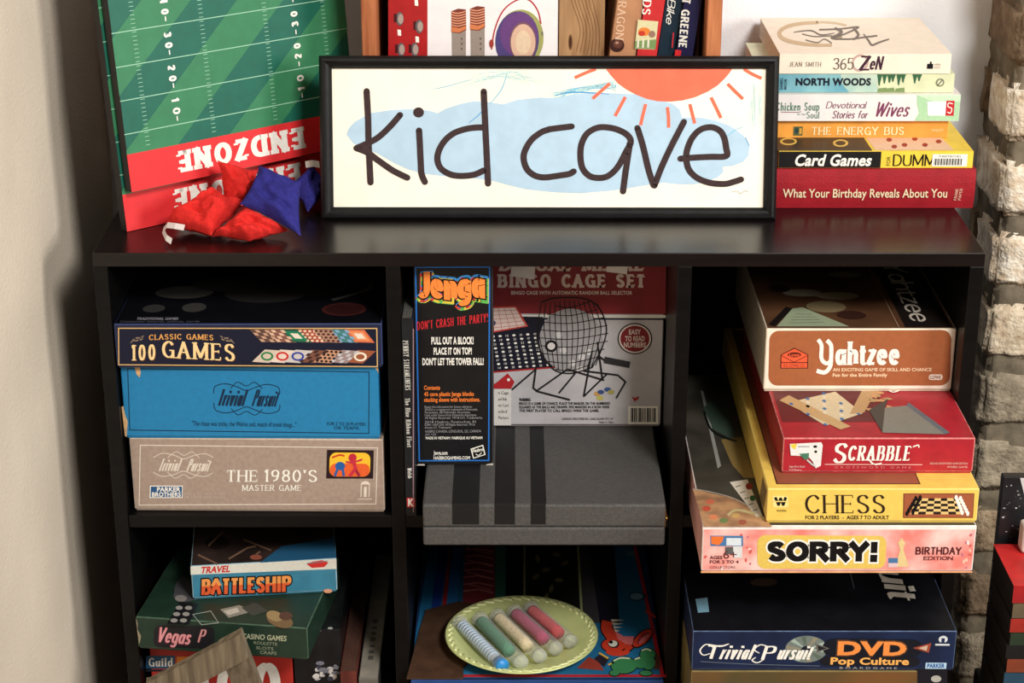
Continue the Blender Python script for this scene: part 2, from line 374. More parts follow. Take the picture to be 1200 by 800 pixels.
class Book:
    """a book lying flat with its spine to the front (local -y)"""
    def __init__(s, name, label, loc, L, d, th, col, spine=None, pages=(216, 206, 186), hard=False, rot=(0, 0, 0), cat='book', group=None, top=None, world=False):
        s.loc = loc if world else (loc[0], loc[1], loc[2] + H); s.rot = rot; s.M = M4(s.loc, rot)
        s.root = thing(name, label, cat, s.loc, rot, group); s.L, s.d, s.th = L, d, th
        c = .0026 if hard else .0007; o = .003 if hard else .0005
        pg = MB(); pg.box((o, c*.8, c), (L-o, d-o, th-c), mat(pages, .8, .12, 900., .3, .2, stretch=(.05, .05, 1)))
        pg.build('page_block', s.root)
        s.mb = MB(); cv = s.mb
        pr = []                                   # cover cross-section in (y, z), extruded along x
        n = 7; bulge = .0035 if hard else .0006
        for k in range(n):                        # spine, bottom to top
            t = k/(n-1); pr.append((-bulge*math.sin(math.pi*t) if hard else 0., th*t))
        outer = pr + [(d, th)]; inner = [(d, th-c)] + [(c, th-c), (c, c)] + [(d, c), (d, 0)]
        P = outer + inner; N = len(P)
        vs = [(0, y, z) for y, z in P] + [(L, y, z) for y, z in P]
        fs = [(i, (i+1) % N, N+(i+1) % N, N+i) for i in range(N)]
        ms = [spine or col if i < n-1 else (top or col if i == n-1 else col) for i in range(N)]
        cv.add(vs, fs, ms)
        for e in (0, L):                          # end caps: top board, spine strip, bottom board
            for quad in ([(0 if not hard else 0, th-c), (d, th-c), (d, th), (0, th)], [(0, c), (c, c), (c, th-c), (0, th-c)], [(0, 0), (d, 0), (d, c), (0, c)]):
                cv.add([(e, y, z) for y, z in quad], [(0, 1, 2, 3)], col)
            if hard: cv.add([(e, y, z) for y, z in pr], [tuple(range(n))], spine or col)
        s.hard = hard
    def spine(s, px=None, mm=False): return Sheet(s.mb, (0, -.0037 if s.hard else 0, 0), (1, 0, 0), (0, 0, 1), s.L, s.th, s.M, px, mm)
    def top(s, px=None, mm=False): return Sheet(s.mb, (0, 0, s.th), (1, 0, 0), (0, 1, 0), s.L, s.d, s.M, px, mm)
    def done(s): s.mb.build('cover', s.root); return s.root

# ------------------------------------------------------------------ the setting
rnd = random.Random(7)
def struct(name, mb): return tag(mb.build(name), kind='structure')
plaster_w = mat((236, 236, 238), .8, .04, 6., .15, .2, bscale=220.)
plaster_l = mat((224, 211, 192), .85, .06, 5., .3, .2, bscale=240.)
m_ = MB(); m_.box((-3, -4, -.05), (3, .6, 0), mat((120, 96, 74), .6, .15, 8.)); struct('floor', m_)
m_ = MB(); m_.box((-.62, .41, 0), (1.6, .5, 2.4), plaster_w); struct('wall_back', m_)
def wall_left():
    bm = bmesh.new(); ny, nz = 90, 90
    vs = []
    for j in range(nz+1):
        for i in range(ny+1):
            y = -2.6 + 3.01*i/ny; z = 2.4*j/nz
            vs.append(bm.verts.new((-.5 + .004*noise.noise((y*7, z*7, 1)) + .0035*noise.noise((y*2, z*1.6, 5)), y, z)))
    for j in range(nz):
        for i in range(ny):
            a = j*(ny+1)+i; bm.faces.new((vs[a], vs[a+ny+1], vs[a+ny+2], vs[a+1]))
    bm.normal_update()
    m_ = MB(); m_.bm(bm, plaster_l); m_.box((-.62, -2.6, 0), (-.51, .41, 2.4), plaster_l)
    struct('wall_left', m_)
wall_left()
def brick_wall():
    m_ = MB(); X0, Y0 = .574, .274
    mort = mat((112, 102, 86), .95, .25, 40., 1., .1)
    m_.box((X0+.016, Y0+.016, 0), (1.6, .41, 2.4), mort)
    def sheet(fn, nu, nv):                       # rough mortar skin between the bricks
        vs = [fn(i/nu, j/nv) for j in range(nv+1) for i in range(nu+1)]
        fs = [(j*(nu+1)+i, j*(nu+1)+i+1, (j+1)*(nu+1)+i+1, (j+1)*(nu+1)+i) for j in range(nv) for i in range(nu)]
        m_.add(vs, fs, mort, True)
    nz = lambda a, b: .0035*noise.noise((a*60, b*60, 3)) + .002*noise.noise((a*170, b*170, 8))
    sheet(lambda a, b: (X0+.006 + a*.5, Y0+.007 + nz(a*.5, b*1.5) + .006*max(0, 1-a*60), .1 + b*1.5), 90, 260)
    sheet(lambda a, b: (X0+.007 + nz(a*.14+3, b*1.5) + .006*max(0, 1-a*25), Y0+.007 + (1-(1-a))*.13, .1 + b*1.5), 26, 260)
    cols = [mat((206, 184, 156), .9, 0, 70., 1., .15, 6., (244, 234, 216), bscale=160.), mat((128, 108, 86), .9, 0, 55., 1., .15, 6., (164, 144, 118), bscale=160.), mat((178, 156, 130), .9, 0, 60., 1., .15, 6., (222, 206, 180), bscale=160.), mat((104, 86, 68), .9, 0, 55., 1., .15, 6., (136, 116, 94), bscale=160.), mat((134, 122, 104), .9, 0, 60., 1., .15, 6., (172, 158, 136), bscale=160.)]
    z = H - .0512 - .0905*10; row = 0
    pat = {0: 0}
    while z < 1.6:
        h = .0685; off = (row % 2)
        def brick(a, b, m, seed):
            bm = bmesh.new(); bmesh.ops.create_cube(bm, size=1)
            for v in bm.verts: v.co = Vector([(a[i]+b[i])/2 + v.co[i]*(b[i]-a[i]) for i in range(3)])
            bmesh.ops.bevel(bm, geom=bm.edges[:], offset=.007, segments=2, affect='EDGES')
            bmesh.ops.subdivide_edges(bm, edges=[e for e in bm.edges if e.calc_length() > .012], cuts=9, use_grid_fill=True)
            for v in bm.verts:
                p = v.co*38 + Vector((seed, 0, 0))
                v.co += Vector((noise.noise(p), noise.noise(p+Vector((9, 3, 1))), noise.noise(p+Vector((2, 7, 5)))))*.004 + Vector((0, noise.noise(v.co*150)*.0022, noise.noise(v.co*150+Vector((5, 5, 5)))*.001))
            m_.bm(bm, m, True)
        # corner brick, turned so that header and stretcher alternate
        lx = .2 if off else .098
        ci = [0, 2, 0, 1, 2, 0, 3][(row*3) % 7]
        brick((X0, Y0, z), (X0+lx, Y0+(.098 if off else .138), z+h), cols[{13: 0, 12: 3, 11: 0, 10: 0, 9: 0, 8: 2, 7: 4, 6: 4, 5: 1}.get(row, row % 2 + 3)], row*13.1)  # low corner bricks get darker tones that paint in their shade
        x = X0+lx+.012
        k = 0
        while x < 1.0:
            brick((x, Y0, z), (x+.2, Y0+.05, z+h), cols[rnd.choice([0, 2, 1, 2, 3] if row > 8 else [1, 4, 4, 3])], row*13.1+k+40); x += .212; k += 1  # lower courses pick darker bricks, the shade there put into the colour
        if off: brick((X0, Y0+.108, z), (X0+.05, .41, z+h), cols[[1, 2, 3][row % 3]], row*7.7+200)
        z += h + .022; row += 1
    struct('wall_right', m_)
brick_wall()

# ------------------------------------------------------------------ the cube organizer
blk = mat((10, 9, 9), .35, .25, 30., .05, .22, stretch=(.3, 4, 4))
blkin = mat((8, 7, 7), .5, .25, 30., .05, .2)
X0, X1, T, D = -.437, .493, .015, .39
cab = thing('cube_organizer', 'black nine-cube storage shelf filled with board games beside brick', 'shelf', ((X0+X1)/2, D/2, 0))
off = Vector(((X0+X1)/2, D/2, 0))
def cpart(name, a, b, m=blk, bev=.0008):
    m_ = MB(); m_.box(Vector(a)-off, Vector(b)-off, m, bev); return m_.build(name, cab)
cpart('top_panel', (X0, 0, H-T), (X1, D, H), mat((16, 10, 10), .27, .25, 24., .02, .42, stretch=(.3, 4, 4)))
cpart('side_panel', (X0, 0, 0), (X0+T, D, H-T)); cpart('side_panel', (X1-T, 0, 0), (X1, D, H-T))
cx = [X0+T, X0+T+.29, X0+2*T+.29, X0+2*T+.58, X0+3*T+.58, X1-T]
for a in (1, 3): cpart('divider', (cx[a], .001, T), (cx[a+1], D, H-T))
for z in (H-.32, H-.625):
    for a in (0, 2, 4): cpart('shelf_board', (cx[a], .002, z-.0006), (cx[a+1], D-.004, z+T-.0006))
cpart('bottom_panel', (X0+T, 0, 0), (X1-T, D, T)); cpart('back_panel', (X0+T, D-.004, T), (X1-T, D, H-T), blkin)

# ------------------------------------------------------------------ left column: three big boxes
WHT = ink(240, 236, 226); BLK = ink(14, 13, 14)
b = GameBox('game_box', 'beige grey master game box lettered THE 1980\'S at the bottom of its stack', (-.4165, .012, -.305), .2765, .276, .0885, mat((162, 142, 128), .6, .08, 200.), edge=mat((196, 178, 160), .7, .1, 200.), yaw=math.radians(-.9))
f = b.front([(153, 511), (449, 509), (454, 597), (161, 593)])
cr = ink(222, 210, 196)
f.frame(165, 518.5, 443, 587, 1.1, cr)
f.vt('Trivial', 185, 213, 534, 548, cr, th=.16, tn=.06, gap=.1, slant=.35, tight=2.2); f.vt('Pursuit', 217, 247, 534, 548, cr, th=.16, tn=.06, gap=.1, slant=.35, tight=2.2)
for s_ in (1, -1):
    cy = 541 - s_*14
    f.line([(180, cy+s_*6), (190, cy+s_*1), (203, cy+s_*3), (214, cy+s_*7), (226, cy+s_*3), (238, cy+s_*1), (247, cy+s_*5)], .8, cr, smooth=True)
    f.line([(196, cy+s_*6), (205, cy-s_*1), (214, cy+s_*3), (223, cy-s_*1), (232, cy+s_*6)], .7, cr, smooth=True)
f.vt('THE', 262, 300, 546.5, 560, WHT, th=.17, tn=.07, serif=.16, sth=.06, gap=.2)
f.vt("1980'S", 306, 370, 546, 560, WHT, th=.17, tn=.07, serif=.12, sth=.06, gap=.2)
f.vt('MASTER GAME', 281, 351, 563.6, 570.5, WHT, th=.15, tn=.08, serif=.14, sth=.06, gap=.2)
f.rect(177, 564.5, 213.5, 578.5, WHT); f.rect(178, 565.5, 212.7, 577.6, ink(40, 84, 128), 2)
f.sans('PARKER', 185, 211, 566.4, 571, WHT, 3, bold=.03); f.sans('BROTHERS', 179.5, 211.5, 572.2, 576.8, WHT, 3, bold=.03)
f.rect(380.5, 522, 438, 556, ink(38, 22, 26)); f.rrect(384, 525, 434, 553.5, 8, ink(240, 190, 50), 2)
f.rrect(384.5, 538, 433.5, 553.3, 7, ink(226, 96, 44), 3); f.ell(397, 541, 6, 5, ink(38, 92, 160), 4); f.line([(394, 544), (391, 553)], 3, ink(38, 92, 160), 4); f.line([(400, 544), (402, 553)], 3, ink(38, 92, 160), 4)
f.ell(412, 531, 5, 5, ink(190, 40, 60), 4); f.line([(413, 533), (416, 544), (409, 553)], 4, ink(196, 46, 66), 5); f.line([(415, 543), (421, 553)], 3.4, ink(150, 30, 60), 4); f.line([(404, 536), (412, 537), (424, 533)], 2.4, ink(196, 46, 66), 4)
f.line([(387, 531), (396, 528), (402, 529)], 2, ink(200, 60, 40), 4, True)
for a_ in ((420, 580, 437.5, 581), (423, 563, 424.2, 578), (433, 563, 434.2, 578), (427, 566, 430.5, 578)): f.rect(*a_, cr)
f.ell(428.6, 563, 5.6, 4, cr, 1, a0=math.pi, a1=2*math.pi)
f.sans('FOR 2 TO 36 PLAYERS', 215, 262, 572.5, 575.5, mat((190, 172, 158), .6, .05), 1); f.sans('OR TEAMS, AGES ADULT', 215, 262, 576.5, 579.3, mat((190, 172, 158), .6, .05), 1)
b.done()

b = GameBox('game_box', 'bright blue trivia box with worn corner, middle of the left stack', (-.4195, .01, -.2163), .2765, .272, .0865, mat((28, 122, 172), .6, .05, 150.), yaw=math.radians(-.5))
f = b.front([(148, 428), (447, 425), (450, 506), (152, 509)])
NB = ink(12, 40, 66)
f.frame(156.5, 431.5, 437, 500, .9, NB)
f.vt('Trivial', 259, 297, 453, 471, NB, th=.18, tn=.06, gap=.08, slant=.35, tight=2.2); f.vt('Pursuit', 300, 335, 453, 471, NB, th=.18, tn=.06, gap=.08, slant=.35, tight=2.2)
for s_ in (1, -1):
    cy = 463 - s_*17
    f.line([(256, cy+s_*12), (258, cy+s_*4), (270, cy+s_*1), (283, cy+s_*4), (294, cy+s_*8), (306, cy+s_*4), (318, cy+s_*1), (331, cy+s_*4), (333, cy+s_*11)], .9, NB, smooth=True)
    f.line([(276, cy+s_*6), (284, cy-s_*1), (294, cy+s_*3), (304, cy-s_*1), (313, cy+s_*6)], .8, NB, smooth=True)
f.sans('"The chase was tricky, the Walrus said, match of trivial things..."', 230, 352, 488.5, 493.5, NB, 2); f.sans('FOR 2 TO 24 PLAYERS', 388, 433, 487.5, 491, NB, 2); f.sans('OR TEAMS', 396, 425, 492, 495.5, NB, 2)
wr = mat((196, 158, 112), .8, .2, 150.)
f.poly([(164.5, 428.3), (171, 428.2), (172, 436), (170.5, 441.5), (167, 438)], wr, 2)
f.poly([(148.3, 474), (150.5, 473), (152, 482), (155, 490), (153, 507.5), (151, 506)], wr, 2); f.poly([(444, 428), (447, 427), (447.6, 433)], wr, 2)
b.done()

nav = mat((24, 32, 62), .45, .12, 60.)
b = GameBox('game_box', 'dark navy box lettered 100 GAMES on top of the left stack', (-.4205, .0, -.1295), .283, .275, .0505, nav, edge=mat((44, 56, 96), .5, .1), top=mat((9, 9, 15), .4, .2, 40.), yaw=math.radians(.25))
f = b.front([(131, 373.5), (442.5, 373), (443, 424), (135, 427)])
gold = ink(214, 172, 110); gold2 = ink(238, 208, 150)
f.rect(137, 378.5, 437, 423, ink(18, 22, 44)); f.frame(136.5, 378, 437.5, 423.3, 1.2, gold, 2)
arc = lambda k: (lambda p, A: (p[0], p[1] + k*(1-(2*p[0]/A-1)**2)*1.))
f.vt('CLASSIC GAMES', 173.5, 250.5, 386.5, 393, ink(224, 160, 84), th=.2, tn=.1, serif=.14, sth=.07, gap=.2, warp=arc(.18))
f.vt('100', 151.8, 182, 399, 417.5, gold2, 3, th=.17, tn=.07, serif=.14, sth=.06, gap=.18, warp=lambda p, A: (p[0], p[1]*(1-.0*p[0]) + .06*p[0]/A)); 
f.vt('GAMES', 188.5, 276, 396.5, 416.5, gold2, 3, th=.17, tn=.07, serif=.14, sth=.06, gap=.2, warp=lambda p, A: (p[0], p[1] + .1*(1-(p[0]/A)*2) + .05))
f.vt('100', 152.5, 182.7, 399.8, 418.3, ink(120, 72, 36), 2, th=.17, tn=.07, serif=.14, gap=.18, warp=lambda p, A: (p[0], p[1] + .06*p[0]/A)); f.vt('GAMES', 189.2, 276.7, 397.3, 417.3, ink(120, 72, 36), 2, th=.17, tn=.07, serif=.14, sth=.06, gap=.2, warp=lambda p, A: (p[0], p[1] + .1*(1-(p[0]/A)*2) + .05))
for s_, x_ in ((1, 151), (-1, 275)):
    f.line([(x_, 397), (x_+s_*6, 391), (x_+s_*13, 390), (x_+s_*17, 387)], 2.2, ink(120, 104, 92), smooth=True, taper=.7); f.line([(x_+s_*3, 394), (x_+s_*11, 393), (x_+s_*16, 391)], 1.5, ink(150, 126, 104), smooth=True, taper=.7)
def mini(x, y, wd, hh, sk, bg, kind, c2, flip=1):
    """one little printed game board, a leaning rhomb"""
    P = lambda a, c: (x + a*wd + c*sk, y + c*hh + a*hh*.28*flip)
    f.poly([P(0, 0), P(1, 0), P(1, 1), P(0, 1)], bg, 2)
    n = 4
    for i in range(n):
        for j in range(n):
            if kind == 'check' and (i+j) % 2: f.poly([P((i+.1)/n, (j+.1)/n), P((i+.95)/n, (j+.1)/n), P((i+.95)/n, (j+.95)/n), P((i+.1)/n, (j+.95)/n)], c2, 3)
            if kind == 'dots': c_ = P((i+.5)/n, (j+.5)/n); f.ell(c_[0], c_[1], wd*.09, hh*.1, c2, 3, n=8)
    if kind == 'ring': c_ = P(.5, .5); f.ell(*c_, wd*.36, hh*.36, c2, 3); f.ell(*c_, wd*.24, hh*.22, bg, 4)
    if kind == 'inset': f.poly([P(.14, .14), P(.86, .14), P(.86, .86), P(.14, .86)], c2, 3); f.poly([P(.3, .3), P(.7, .3), P(.7, .7), P(.3, .7)], ink(226, 214, 196), 4)
kinds = [((92, 66, 58), 'check', (190, 150, 124)), ((126, 84, 72), 'check', (214, 176, 150)), ((40, 86, 66), 'inset', (30, 120, 84)), ((158, 66, 52), 'dots', (224, 188, 160)), ((172, 130, 108), 'dots', (82, 48, 40)), ((66, 120, 120), 'check', (120, 160, 190)), ((206, 106, 70), 'inset', (226, 140, 92))]
for i, (bg, k, c2) in enumerate(kinds):
    mini(292 + i*18.2, 379.6, 22, 15, 14 if i < 3 else 11, ink(*bg), k, ink(*c2), .15)
low = [((206, 188, 170), 'ring', (44, 122, 72)), ((222, 204, 190), 'ring', (196, 40, 40)), ((198, 190, 186), 'ring', (50, 64, 150)), ((120, 76, 62), 'check', (56, 36, 32)), ((196, 146, 116), 'dots', (42, 28, 26)), ((150, 130, 128), 'check', (190, 186, 190)), ((150, 84, 56), 'ring', (232, 220, 200))]
for i, (bg, k, c2) in enumerate(low):
    mini(310 + i*17.6, 403.5, 20, 14.5, -15, ink(*bg), k, ink(*c2), .3)
t = b.top(mm=True)
for cx_, cy_, rx, ry, c_ in ((60, 95, 32, 20, (66, 64, 60)), (105, 120, 40, 22, (44, 42, 41)), (150, 90, 45, 28, (36, 34, 32)), (205, 115, 38, 30, (40, 38, 36)), (35, 45, 12, 12, (52, 50, 49)), (78, 48, 13, 14, (58, 56, 54)), (240, 42, 24, 20, (64, 26, 24))): t.ell(cx_, cy_, rx, ry, ink(*c_), 1)
t.ell(240, 42, 20, 16, ink(46, 18, 18), 2); t.line([(225, 70), (262, 105), (258, 140), (225, 150)], 6, ink(66, 64, 60), 2, True)
t.sans('TRADITIONAL GAMES', 22, 66, 18, 11, ink(170, 170, 180), 2); t.sans('Contents: boards, pieces, cards', 6, 90, 9, 4, ink(90, 90, 104), 2); t.O = t.O  # small print
b.done()

# ------------------------------------------------------------------ middle column, upper cube
L_ = .2325
b = Book('book', 'thin black book standing upright beside the tower block game', (-.1050, 0.0, -.305), L_, .2, .0115, mat((24, 27, 30), .35, .15, 60.), pages=(84, 82, 78), rot=(0, math.radians(-90), 0))  # page colour greyed to paint in the shade inside the cube
f = b.spine()
wq = ink(206, 204, 196)
f.vt('PENNSY STREAMLINERS', 0, 0, 0, 0, wq, O=(472, 399), dx=(3, 58), dy=(6.2, 0), th=.22, tn=.14, gap=.2, serif=.1)
f.vt('The Blue Ribbon Fleet', 0, 0, 0, 0, wq, O=(474.6, 466), dx=(2.6, 58), dy=(5.6, 0), th=.2, tn=.1, gap=.16, serif=.1)
f.vt('Welsh', 0, 0, 0, 0, wq, O=(477.4, 548), dx=(.6, 12), dy=(5.2, 0), th=.2, tn=.1, gap=.16)
f.poly([(476.5, 583), (486, 583), (486.4, 594), (477, 594)], ink(196, 46, 52)); f.sans('K', 478.2, 485, 584.5, 592.4, WHT, 2, bold=.04)
f.rect(483.8, 385, 485.0, 600, ink(150, 120, 130), 1)
b.done()

gry = mat((76, 74, 72), .55, .12, 240., .25, .4, bscale=500.)
b = GameBox('game_case', 'dark grey case with black stripes under the tower block game box', (-.0945, -.07, -.305), .257, .245, .0487, gry, bev=.0025, trayh=.022, cat='game case', tray=gry)
# the tray is as wide as the lid: a seam runs between the two halves
tm = MB(); tm.box((0, 0, 0), (.257, .245, .0214), gry, .0022); tray = b.tray; me_old = tray.data
tray2 = tm.build('tray', b.root); bpy.data.objects.remove(tray); 
blks = mat((16, 15, 15), .6, .1, 200.)
f = b.front(); t = b.top()
for (a0, a1, c0, c1) in ((530, 561.5, 536, 562), (579.5, 603.5, 581, 602), (622, 639.5, 618, 635)):
    f.poly([(a0, 590.2), (a1, 590.2), (a1, 614.2), (a0, 614.2)], blks, 1)
    x0, x1 = (a0-496)/282*257, (a1-496)/282*257
    b_ = b.mb
Tm = b.top(mm=True)
for (a0, a1) in ((530, 561.5), (579.5, 603.5), (622, 639.5)):
    x0, x1 = (a0-496)/282*257, (a1-496)/282*257
    Tm.rect(x0, 1.6, x1, 243.5, blks, 1)
b.done()
cl = MB(); brass = mat((176, 140, 74), .3, .1, 80., 0, .5, metal=1.)
cl.box((.257, .02, .012), (.2592, .034, .033), brass, .0004); cl.tube([(.2595, .018, .0225), (.2595, .036, .0225)], .0017, brass)
b.part('clasp', cl, 'brass clasp')
hd = MB(); hd.box((.257, .085, .013), (.2588, .105, .031), brass, .0004); b.part('clasp', hd, 'brass clasp')

b = GameBox('game_box', 'tall narrow black game box with fat orange title and blue outline', (-.1043, .026, -.2561), .0838, .082, .234, mat((17, 17, 20), .4, .15, 80.), edge=mat((52, 50, 54), .6, .3, 200.), bev=.0009)
f = b.front([(487.5, 308.5), (578.5, 309), (578, 546.5), (490, 546)])
blu = ink(38, 112, 196)
for P in ([(490, 311.5), (575, 311.5)], [(490, 311), (492.4, 541)], [(575, 311), (572.6, 541)], [(492, 540.6), (573, 540.6)]): f.line(P, 1.5, blu)
OR = ink(246, 138, 62)
jk = dict(th=.24, tn=.15, gap=.12, tight=1.75)
jw = lambda p, A: (p[0], p[1] + .05*math.sin(p[0]/A*9.4))
for dxy, col_ in (((-.9, 1.2), (206, 66, 60)), ((.9, 1.4), (220, 196, 70)), ((0, 2.0), (96, 178, 84)), ((0, -1.1), (60, 140, 210))):
    f.vt('Jenga', 493+dxy[0], 569+dxy[0], 316+dxy[1], 348+dxy[1], ink(*col_), 1, grow=.13, warp=jw, **jk)
f.vt('Jenga', 493, 569, 316, 348, BLK, 3, grow=.075, warp=jw, **jk); f.vt('Jenga', 493, 569, 316, 348, OR, 4, grow=.022, warp=jw, **jk)
f.vt("DON'T CRASH THE PARTY!", 491, 573, 375.5, 385.5, ink(206, 42, 50), 3, rise=-9.5, th=.17, tn=.13, gap=.2)
f.sans('PULL OUT A BLOCK!', 507.5, 556, 394, 402, WHT, 2, bold=.035); f.sans('PLACE IT ON TOP!', 510, 554, 406.6, 414.2, WHT, 2, bold=.035); f.sans("DON'T LET THE TOWER FALL!", 497, 567.5, 419, 426.6, WHT, 2, bold=.035)
f.sans('Contents', 498.5, 517, 451.2, 456, ink(232, 122, 52), 2, bold=.03); f.sans('45 cave plastic Jenga blocks', 498.5, 556, 458.8, 463.5, ink(232, 122, 52), 2, bold=.03); f.sans('stacking sleeve with instructions.', 498.5, 563, 465.5, 470.2, ink(232, 122, 52), 2, bold=.03)
gy = ink(150, 150, 152)
for i, (s_, x1) in enumerate((('Retain this information for future reference.', 554), ('JENGA is a registered trademark of Pokonobe', 560), ('Associates. All Pokonobe Associates.', 552), ('Used under license from Pokonobe Associates.', 559), ('All Rights Reserved. TM & U.S. Trademarks.', 566))): f.sans(s_, 499, x1, 475+i*3.3, 477.6+i*3.3, gy, 2)
for i, (s_, x1) in enumerate((('2018 Hasbro, Pawtucket, RI', 558), ('02861-1059 USA. All Rights Reserved. TM & ', 557), ('denote U.S. Trademarks.', 530))): f.sans(s_, 499, x1, 493+i*3.3, 495.6+i*3.3, gy, 2)
f.sans('HASBRO CANADA, LONGUEUIL, QC, CANADA', 499.5, 564, 504, 507, gy, 2); f.sans('J4G 1G2', 499.5, 512, 508, 510.4, gy, 2)
f.sans('MADE IN VIETNAM / FABRIQUE AU VIETNAM', 500, 565.5, 512, 515, WHT, 2, bold=.02)
f.sans('Jenga.com', 509, 525, 529, 533.4, WHT, 2, bold=.02); f.sans('HASBROGAMING.COM', 509, 551, 535.5, 539.2, WHT, 2, bold=.02)
f.poly([(551.8, 526.5), (566.2, 521.8), (569, 533.8), (554.6, 538.4)], WHT, 2); f.poly([(553.3, 527.3), (565.4, 523.3), (567.6, 533.2), (555.5, 537)], BLK, 3)
f.sans('Hasbro', 554, 566.3, 527.2, 531, WHT, 4, rise=-2.2, bold=.03); f.line([(557.5, 532.6), (561, 534.3), (564.5, 531)], .8, WHT, 4, True)
wc = mat((190, 182, 172), .8, .2, 200.)
f.poly([(489.6, 546.2), (499, 546.2), (498, 544.6), (491, 544.2)], wc, 3); f.poly([(578, 546.3), (569, 546.3), (571, 544.8), (577.4, 543.8)], wc, 3)
b.done()

# bingo cage box
b = GameBox('game_box', 'red and grey BINGO CAGE SET box standing behind the tower block game', (-.0265, .129, -.2561), .1975, .082, .2385, mat((128, 122, 122), .55, .1, 60.), front=mat((188, 184, 186), .55, .08, 30.), yaw=0)
f = b.front()
f.poly([(574, 290), (781, 290), (780, 368), (575, 367)], mat((136, 36, 42), .5, .1, 40.), 1)
f.line([(575, 369.8), (780, 370.6)], 3.0, WHT, 2); f.line([(575, 373), (780, 373.8)], 1.8, ink(22, 24, 40), 2)
tc_ = ink(226, 206, 196)
f.vt('DELUXE METAL', 585, 756, 301, 317.4, tc_, 2, th=.25, tn=.18, serif=.12, sth=.16, gap=.16, tight=2.2)
f.vt('BINGO CAGE SET', 583, 757, 321, 336.8, tc_, 2, th=.25, tn=.18, serif=.12, sth=.16, gap=.16, tight=2.2)
f.sans('BINGO CAGE WITH AUTOMATIC RANDOM BALL SELECTOR', 599, 741, 340.8, 344.8, tc_, 2, bold=.03)
f.poly([(575, 388), (606, 370.5), (636, 371), (654, 429), (576, 435)], ink(26, 26, 40), 3)
f.poly([(575, 435), (654, 429), (654.4, 430.6), (575, 436.8)], ink(170, 40, 40), 3)
for i in range(10):
    for j in range(9):
        y = 392 + j*4.6 - i*.5 + 2; x = 578 + i*8.1 + j*.9
        if y < 371 + 0 or x > 650 or (x - 606)*.3 + 371 > y + 30: continue
        if (i + j) % 2: f.ell(x, y, 2, 1.3, WHT, 4, n=8)
        else: f.sans(str((i*7+j*11) % 75 + 1), x-1.6, x+1.6, y-1.2, y+1.2, WHT, 4)
f.poly([(575, 359), (604.5, 358), (619, 382), (575, 390)], ink(196, 70, 62), 5); f.poly([(575, 361), (603.6, 360), (616.5, 381), (575, 388)], ink(232, 206, 196), 6)
for i in range(5): f.line([(575, 364+i*5), (605.5+i*3, 363+i*4.2)], .5, ink(178, 80, 70), 7)
for i in range(5): f.line([(577+i*7, 361), (579+i*9.4, 388-i*1.3)], .5, ink(178, 80, 70), 7)
f.ell(578, 378, 3, 3, ink(70, 70, 110), 7)
wire = ink(26, 24, 26)
f.ell(669, 398, 37, 37, ink(160, 156, 157), 6)
for i in range(13):                                   # the printed cage: hoops, bars, stand and handle
    k = i/12; f.line([(634+k*66, 352+abs(k-.5)**2*16), (628+k*80+3, 386), (640+k*58, 434-abs(k-.5)**2*26)], 1.0, wire, 8, True)
for i in range(9):
    k = i/8; y = 356+k*74; hw = 36*math.sqrt(max(.15, 1-(2*k-1)**2))+6
    f.line([(671-hw, y+2), (668, y+4), (671+hw, y-3)], 1.0, wire, 8, True)
f.line([(632, 372), (630, 400), (646, 430), (668, 437), (694, 430)], 1.5, wire, 8, True); f.line([(634, 354), (650, 349), (680, 349), (700, 358), (710, 380), (708, 400), (694, 430)], 1.5, wire, 8, True)
for c_ in ((647, 405), (660, 410), (671, 425), (682, 418), (690, 412), (655, 392), (680, 432)): f.ell(*c_, 4.2, 3.8, ink(206, 202, 200), 7); 
f.ell(646, 405, 7.5, 7, wire, 9); f.ell(646, 405, 4.4, 4.2, ink(216, 210, 206), 10)
for P in ([(629, 424), (625, 454), (630, 458), (668, 468)], [(600, 456), (628, 432)], [(628, 458), (665, 432)], [(700, 400), (706, 444)], [(694, 410), (684, 464)], [(684, 434), (724, 439), (733, 447), (722, 466)], [(684, 464), (711, 438)], [(655, 460), (674, 437)], [(665, 432), (708, 445)]): f.line(P, 2.0, wire, 9)
f.line([(708, 421), (738, 427)], 7.5, ink(52, 50, 52), 10); f.line([(701, 416), (710, 423)], 2, wire, 9)
f.ell(744, 396.6, 20.4, 18.4, ink(48, 44, 48), 2); f.ell(744, 396.6, 18.8, 16.9, ink(226, 214, 206), 3); f.ell(744, 396.6, 17, 15.3, ink(132, 40, 44), 4)
f.sans('EASY', 737, 751, 385.8, 391.4, tc_, 5, bold=.03); f.sans('TO READ', 732.5, 755.5, 393.6, 399.2, tc_, 5, bold=.03); f.sans('NUMBERS', 731, 757, 401, 406.6, tc_, 5, bold=.03)
f.poly([(575, 452), (583, 447), (595, 437), (603, 447), (599, 455), (575, 455)], ink(176, 40, 44), 5); f.ell(596, 444.5, 1.8, 1.8, WHT, 6); f.rect(575, 455.5, 599, 498, ink(214, 210, 204), 4)
for i, s_ in enumerate(('n Cage', 'and Balls', 'ter Card', 'uded', 'Markers')): f.sans(s_, 584, 596-(i % 2)*2, 458+i*7.3, 461.5+i*7.3, wire, 6)
f.sans('WARNING:', 608.5, 622, 466.2, 469.6, wire, 5, bold=.04)
for i, s_ in enumerate(('BINGO IS A GAME OF CHANCE. PLACE THE MARKER ON THE NUMBERED', 'SQUARES AS THE BALLS ARE DRAWN. FIVE MARKERS IN A ROW WINS', 'THE FIRST PLAYER TO CALL BINGO WINS THE GAME.')): f.sans(s_, 608.5, (715, 714, 702)[i], 470.8+i*4.2, 473.8+i*4.2, wire, 5, bold=.02)
